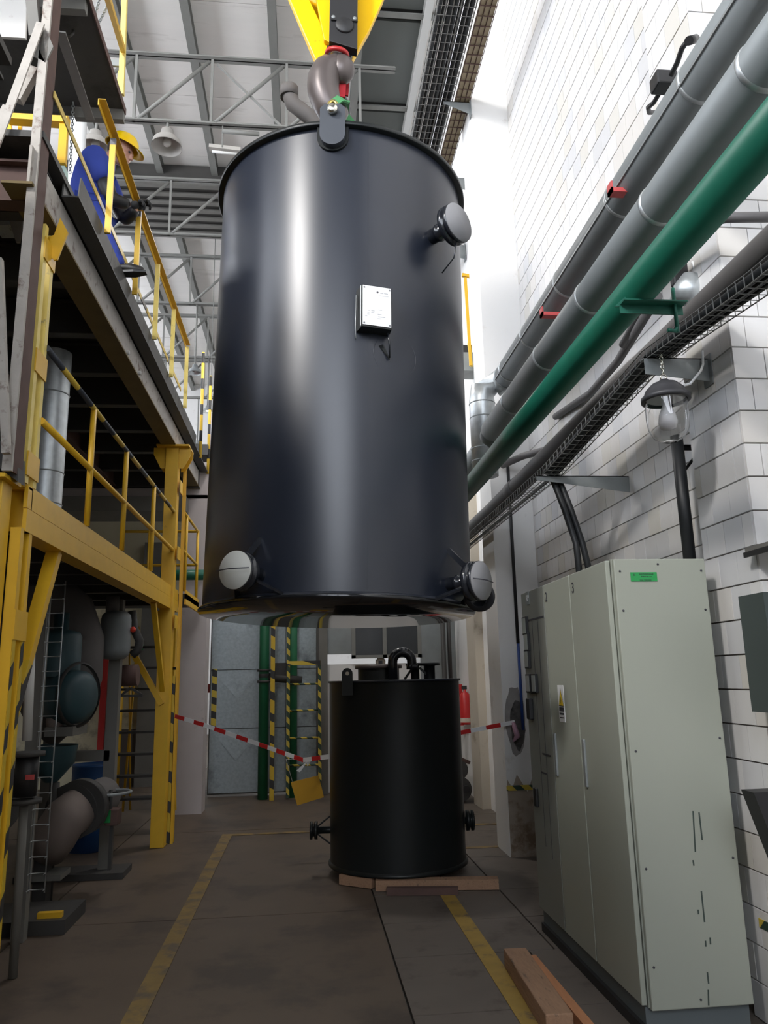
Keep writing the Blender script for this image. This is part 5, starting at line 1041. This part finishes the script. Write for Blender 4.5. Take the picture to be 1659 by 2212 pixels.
part(wp, 'upper_pipe', MB().cyl((-1.68, 5.0, 1.30), (-1.70, 5.0, 1.85), .028, 14), M_wht); part(wp, 'lower_pipe', MB().cyl((-1.66, 5.0, 0), (-1.67, 5.0, .95), .025, 12), M_grey_st)
part(wp, 'meter_body', MB().cyl((-1.67, 5.0, .98), (-1.67, 5.0, 1.22), .065, 18), M_black)
for z in (.94, 1.21): part(wp, 'flange', MB().cyl((-1.67, 5.0, z), (-1.67, 5.0, z+.025), .10, 20), M_dark_st)
part(wp, 'red_label', MB().box((-1.65, 4.93, 1.08), (-1.60, 4.935, 1.11)), M_redm)
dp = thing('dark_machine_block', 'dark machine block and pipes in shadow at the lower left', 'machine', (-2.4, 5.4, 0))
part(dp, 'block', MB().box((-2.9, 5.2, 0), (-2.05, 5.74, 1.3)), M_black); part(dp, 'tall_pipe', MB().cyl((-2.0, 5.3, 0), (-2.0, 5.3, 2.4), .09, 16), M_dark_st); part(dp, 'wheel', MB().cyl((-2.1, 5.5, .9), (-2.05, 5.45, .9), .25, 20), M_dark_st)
solo('plinth_block', MB().box((-2.7, 5.75, 0), (-1.60, 6.25, .09)), M_dark_st, 'low concrete plinth at the foot of the machinery on the left', 'plinth')
solo('yellow_stub', MB().box((-1.80, 5.80, .09), (-1.64, 5.85, .125)), M_yel, 'small yellow bar end lying on the low plinth', 'bar')
# stairs
st = thing('steel_stair', 'steep yellow sided stair with dark treads behind the far post', 'stair', (-2.0, 9.6, 0))
for k in range(8): part(st, 'tread', MB().box((-2.18, 9.25+.0*k, .35+k*.24), (-1.55, 9.42, .375+k*.24)), M_dark_st)
part(st, 'stringer', MB().box((-2.22, 9.2, 0), (-2.18, 9.45, 2.4)), M_yel); part(st, 'stringer', MB().box((-1.55, 9.2, 0), (-1.51, 9.45, 2.4)), M_yel)
part(st, 'handrail', MB().cyl((-2.08, 9.5, .2), (-2.02, 9.6, 2.3), .014, 8).cyl((-2.02, 9.6, .2), (-2.12, 9.6, 2.1), .012, 8), M_yel)
sr = thing('stair_rail', 'thin dark yellow leaning stair rail right of the far yellow post', 'railing', (-1.25, 9.4, 0))
part(sr, 'bar', MB().bar(at(372, 1440, Y=9.2), at(376, 1750, Y=9.2), .05, .03, (0, 1, 0)), M_yel); part(sr, 'bar', MB().bar(at(368, 1450, Y=9.3), at(366, 1580, Y=9.3), .02, .02, (0, 1, 0)), M_rust); part(sr, 'hook_end', MB().bar(at(366, 1444, Y=9.2), at(380, 1444, Y=9.2), .03, .03), M_black)
solo('green_exit_plate', MB().box(tuple(at(298, 1405, Y=13.2)), tuple(at(310, 1380, Y=13.2)+V((0, .02, 0)))), M_glabel, 'small green plate on the pale wall behind the stair', 'sign')
solo('yellow_gas_pipe', MB().cyl((-3.05, 13.1, 0), (-3.05, 13.1, 1.75), .10, 14), M_yel, 'thick yellow vertical pipe in front of the pale wall', 'pipe')
solo('red_post', MB().box((-3.32, 13.1, 0), (-3.22, 13.2, 2.2)), M_red, 'dark red vertical post beside the thick yellow pipe', 'post')
# ================================================================ WORKER
def skin(p, name, vs, es, m, sub=2, root=0):
    off = WL[p]; me = bpy.data.meshes.new(name); me.from_pydata([tuple(V(v[0])-off) for v in vs], es, []); me.materials.append(m)
    o = link(name, me, p); WL[o] = off; s_ = o.modifiers.new('skin', 'SKIN'); s_.use_smooth_shade = True
    for i, v in enumerate(vs):
        r = v[1]; me.skin_vertices[0].data[i].radius = r if isinstance(r, tuple) else (r, r); me.skin_vertices[0].data[i].use_root = (i == root)
    b = o.modifiers.new('sub', 'SUBSURF'); b.levels = sub; b.render_levels = sub; return o
YW = 5.66
def wp_(px, py, dy=0): p = at(px, py, Y=YW); return V((p.x, YW+dy, p.z))
PW = thing('person', 'worker in blue overalls and yellow hard hat leaning on the upper platform rail', 'person', tuple(wp_(270, 620)))
hip, lum, che, nek, hd = wp_(200, 462), wp_(186, 420), wp_(200, 372), wp_(238, 346), wp_(257, 328)
# continuous body
bod = [(hip, .10), (lum, .11), (che, .12), (nek, .055), (hd, .07)]
ed = [(0, 1), (1, 2), (2, 3), (3, 4)]
for s_ in (-1, 1):
    n0 = len(bod); sh = che.lerp(nek, .45)+V((.0, s_*.16, -.02))
    el = wp_(250 if s_ < 0 else 262, 455, s_*.14); wr_ = wp_(286 if s_ < 0 else 292, 452 if s_ < 0 else 440, s_*.06)
    bod += [(sh, .055), (el, .042), (wr_, .032)]; ed += [(2, n0), (n0, n0+1), (n0+1, n0+2)]
    hj = hip+V((.02, s_*.09, -.05)); kn = wp_(234 if s_ < 0 else 230, 520, s_*.09); an = wp_(262, 598, -.07) if s_ < 0 else wp_(208, 580, .10)
    bod += [(hj, .085), (kn, .06), (an, .04)]; ed += [(0, n0+3), (n0+3, n0+4), (n0+4, n0+5)]
skin(PW, 'body', bod, ed, M_skin)
jk = [(hip+V((0, 0, -.01)), (.135, .165)), (lum, (.145, .175)), (che, (.15, .185)), (che.lerp(nek, .72), (.095, .11))]
je = [(0, 1), (1, 2), (2, 3)]
for s_ in (-1, 1):
    n0 = len(jk); i = 5 if s_ < 0 else 11
    sh, el, wr_ = bod[i][0], bod[i+1][0], bod[i+2][0]
    jk += [(sh, .098), (sh.lerp(el, .62), .084)]; je += [(2, n0), (n0, n0+1)]
skin(PW, 'jacket', jk, je, M_over)
for s_ in (-1, 1):
    i = 5 if s_ < 0 else 11; sh, el, wr_, hj, kn, an = [bod[i+k][0] for k in range(6)]
    skin(PW, 'dark_sleeve', [(sh.lerp(el, .5), .074), (el, .066), (el.lerp(wr_, .5), .055), (wr_, .045)], [(0, 1), (1, 2), (2, 3)], M_black)
    # glove: palm and five separate fingers closed over the rail
    d = (wr_-el).normalized(); palm = wr_+V((.035, 0, .03 if s_ > 0 else -.005)); k0 = palm+V((.03, 0, .02))
    skin(PW, 'glove_palm', [(wr_, .036), (palm, (.042, .030)), (k0, (.036, .024))], [(0, 1), (1, 2)], M_glove)
    for f in range(4):
        y = (f-1.5)*.022; l = (.85, 1.0, .95, .75)[f]
        skin(PW, 'glove_finger', [(k0+V((-.005, y*.8, 0)), .012), (k0+V((.028*l, y, .006)), .012), (k0+V((.048*l, y, -.018)), .0115), (k0+V((.040*l, y, -.042)), .010)], [(0, 1), (1, 2), (2, 3)], M_glove, 1)
    skin(PW, 'glove_thumb', [(palm+V((0, -s_*.02, .0)), .014), (palm+V((.02, -s_*.045, .012)), .013), (palm+V((.045, -s_*.05, .008)), .011)], [(0, 1), (1, 2)], M_glove, 1)
skin(PW, 'trousers', [(hip+V((0, 0, .02)), (.125, .15))]+[(q, r) for s_, i in ((-1, 5), (1, 11)) for q, r in ((bod[i+3][0], .10), (bod[i+4][0], .085), (bod[i+5][0]+V((0, 0, .02)), .062))],
     [(0, 1), (1, 2), (2, 3), (0, 4), (4, 5), (5, 6)], M_over)
for s_, i in ((-1, 5), (1, 11)):
    an = bod[i+5][0]; zf = 4.745 if s_ < 0 else 4.745
    skin(PW, 'boot', [(an+V((-.01, 0, .03)), .048), (V((an.x-.02, an.y, zf+.06)), .052), (V((an.x+.06, an.y-.01, zf+.06)), (.046, .046)), (V((an.x+.14, an.y-.02, zf+.045)), (.044, .036)), (V((an.x+.20, an.y-.025, zf+.035)), (.036, .024))], [(0, 1), (1, 2), (2, 3), (3, 4)], M_boot)
    part(PW, 'boot_sole', MB().prism([V((an.x-.06, an.y-.04, zf)), V((an.x+.12, an.y-.065, zf)), V((an.x+.215, an.y-.045, zf+.008)), V((an.x+.215, an.y, zf+.008)), V((an.x+.12, an.y+.03, zf)), V((an.x-.06, an.y+.035, zf))], V((0, 0, .018)), None), M_rubber)
# head: skull, jaw, nose, brow, lips, ear
fw = V((.80, -.05, -.60)).normalized(); upv = V((.60, 0, .80)).normalized()
fw = V((.93, -.12, -.34)).normalized(); sdv = V((.12, .99, 0)).normalized(); upv = fw.cross(sdv).normalized()*-1
if upv.z < 0: upv = -upv
HC = wp_(262, 328)
def hp3(f, u, s_=0): return HC+fw*f+upv*u+sdv*s_
hm_ = MB()
def ell(c, rf, ru, rs, n=20):
    m = n//2; vs = []
    for i in range(m+1):
        t = PI*i/m
        for j in range(n):
            a = 2*PI*j/n; vs.append(c+upv*ru*math.cos(t)+fw*rf*math.sin(t)*math.cos(a)+sdv*rs*math.sin(t)*math.sin(a))
    hm_.add(vs, [(i*n+j, i*n+n+j, i*n+n+(j+1) % n, i*n+(j+1) % n) for i in range(m) for j in range(n)], 0, True)
ell(hp3(-.01, .02), .098, .105, .078); ell(hp3(.028, -.045), .066, .075, .060); ell(hp3(.062, -.088), .030, .026, .034)
ell(hp3(.092, -.020), .018, .030, .013); ell(hp3(.105, -.038), .016, .013, .015); ell(hp3(.080, .015), .018, .012, .050); ell(hp3(.086, -.066), .012, .007, .022); ell(hp3(.084, -.075), .011, .006, .020)
for s_ in (-1, 1): ell(hp3(-.012, -.012, s_*.078), .020, .034, .010); ell(hp3(.05, -.035, s_*.04), .03, .035, .025)
hdo = part(PW, 'head', hm_, M_skin); rmod = hdo.modifiers.new('rm', 'REMESH'); rmod.mode = 'VOXEL'; rmod.voxel_size = .005; rmod.use_smooth_shade = True
for s_ in (-1, 1): part(PW, 'eye', MB().ball(hp3(.083, .002, s_*.03), .009, 8), M_ink)
hr_ = MB(); hm_ = hr_; ell(hp3(-.028, .012), .094, .085, .084)
part(PW, 'hair', hr_, M_hair); 
he = MB()
prof = [(0, .135), (.04, .130), (.08, .108), (.108, .070), (.120, .025), (.122, .012)]
n = 32
for (r0, h0), (r1, h1) in zip(prof, prof[1:]):
    vs = [hp3(-.01, .035)+upv*h0+(fw*math.cos(2*PI*j/n)*1.12+sdv*math.sin(2*PI*j/n)*.92)*r0 for j in range(n)]+[hp3(-.01, .035)+upv*h1+(fw*math.cos(2*PI*j/n)*1.12+sdv*math.sin(2*PI*j/n)*.92)*r1 for j in range(n)]
    he.add(vs, [(j, (j+1) % n, n+(j+1) % n, n+j) for j in range(n)], 0, True)
part(PW, 'helmet_shell', he, M_helm)
br_ = MB(); vs = []
for j in range(n):
    a = 2*PI*j/n; k = max(0, math.cos(a)); q0 = hp3(-.01, .035)+upv*.014+(fw*math.cos(a)*1.12+sdv*math.sin(a)*.92)*.121
    vs.append((q0, q0+(fw*math.cos(a)+sdv*math.sin(a))*(.010+.055*k**2)-upv*(.006+.02*k**2)))
br_.add([v[0] for v in vs]+[v[1] for v in vs]+[v[0]-upv*.004 for v in vs]+[v[1]-upv*.004 for v in vs],
        [(j, (j+1) % n, n+(j+1) % n, n+j) for j in range(n)]+[(2*n+j, 3*n+j, 3*n+(j+1) % n, 2*n+(j+1) % n) for j in range(n)]+[(n+j, n+(j+1) % n, 3*n+(j+1) % n, 3*n+j) for j in range(n)], 0, True)
part(PW, 'helmet_brim', br_, M_helm)
part(PW, 'collar', MB().lathe([(.075, 0), (.082, .02), (.068, .05), (.062, .048)], nek+V((-.035, 0, -.05)), (.45, 0, .9), 20), M_over)
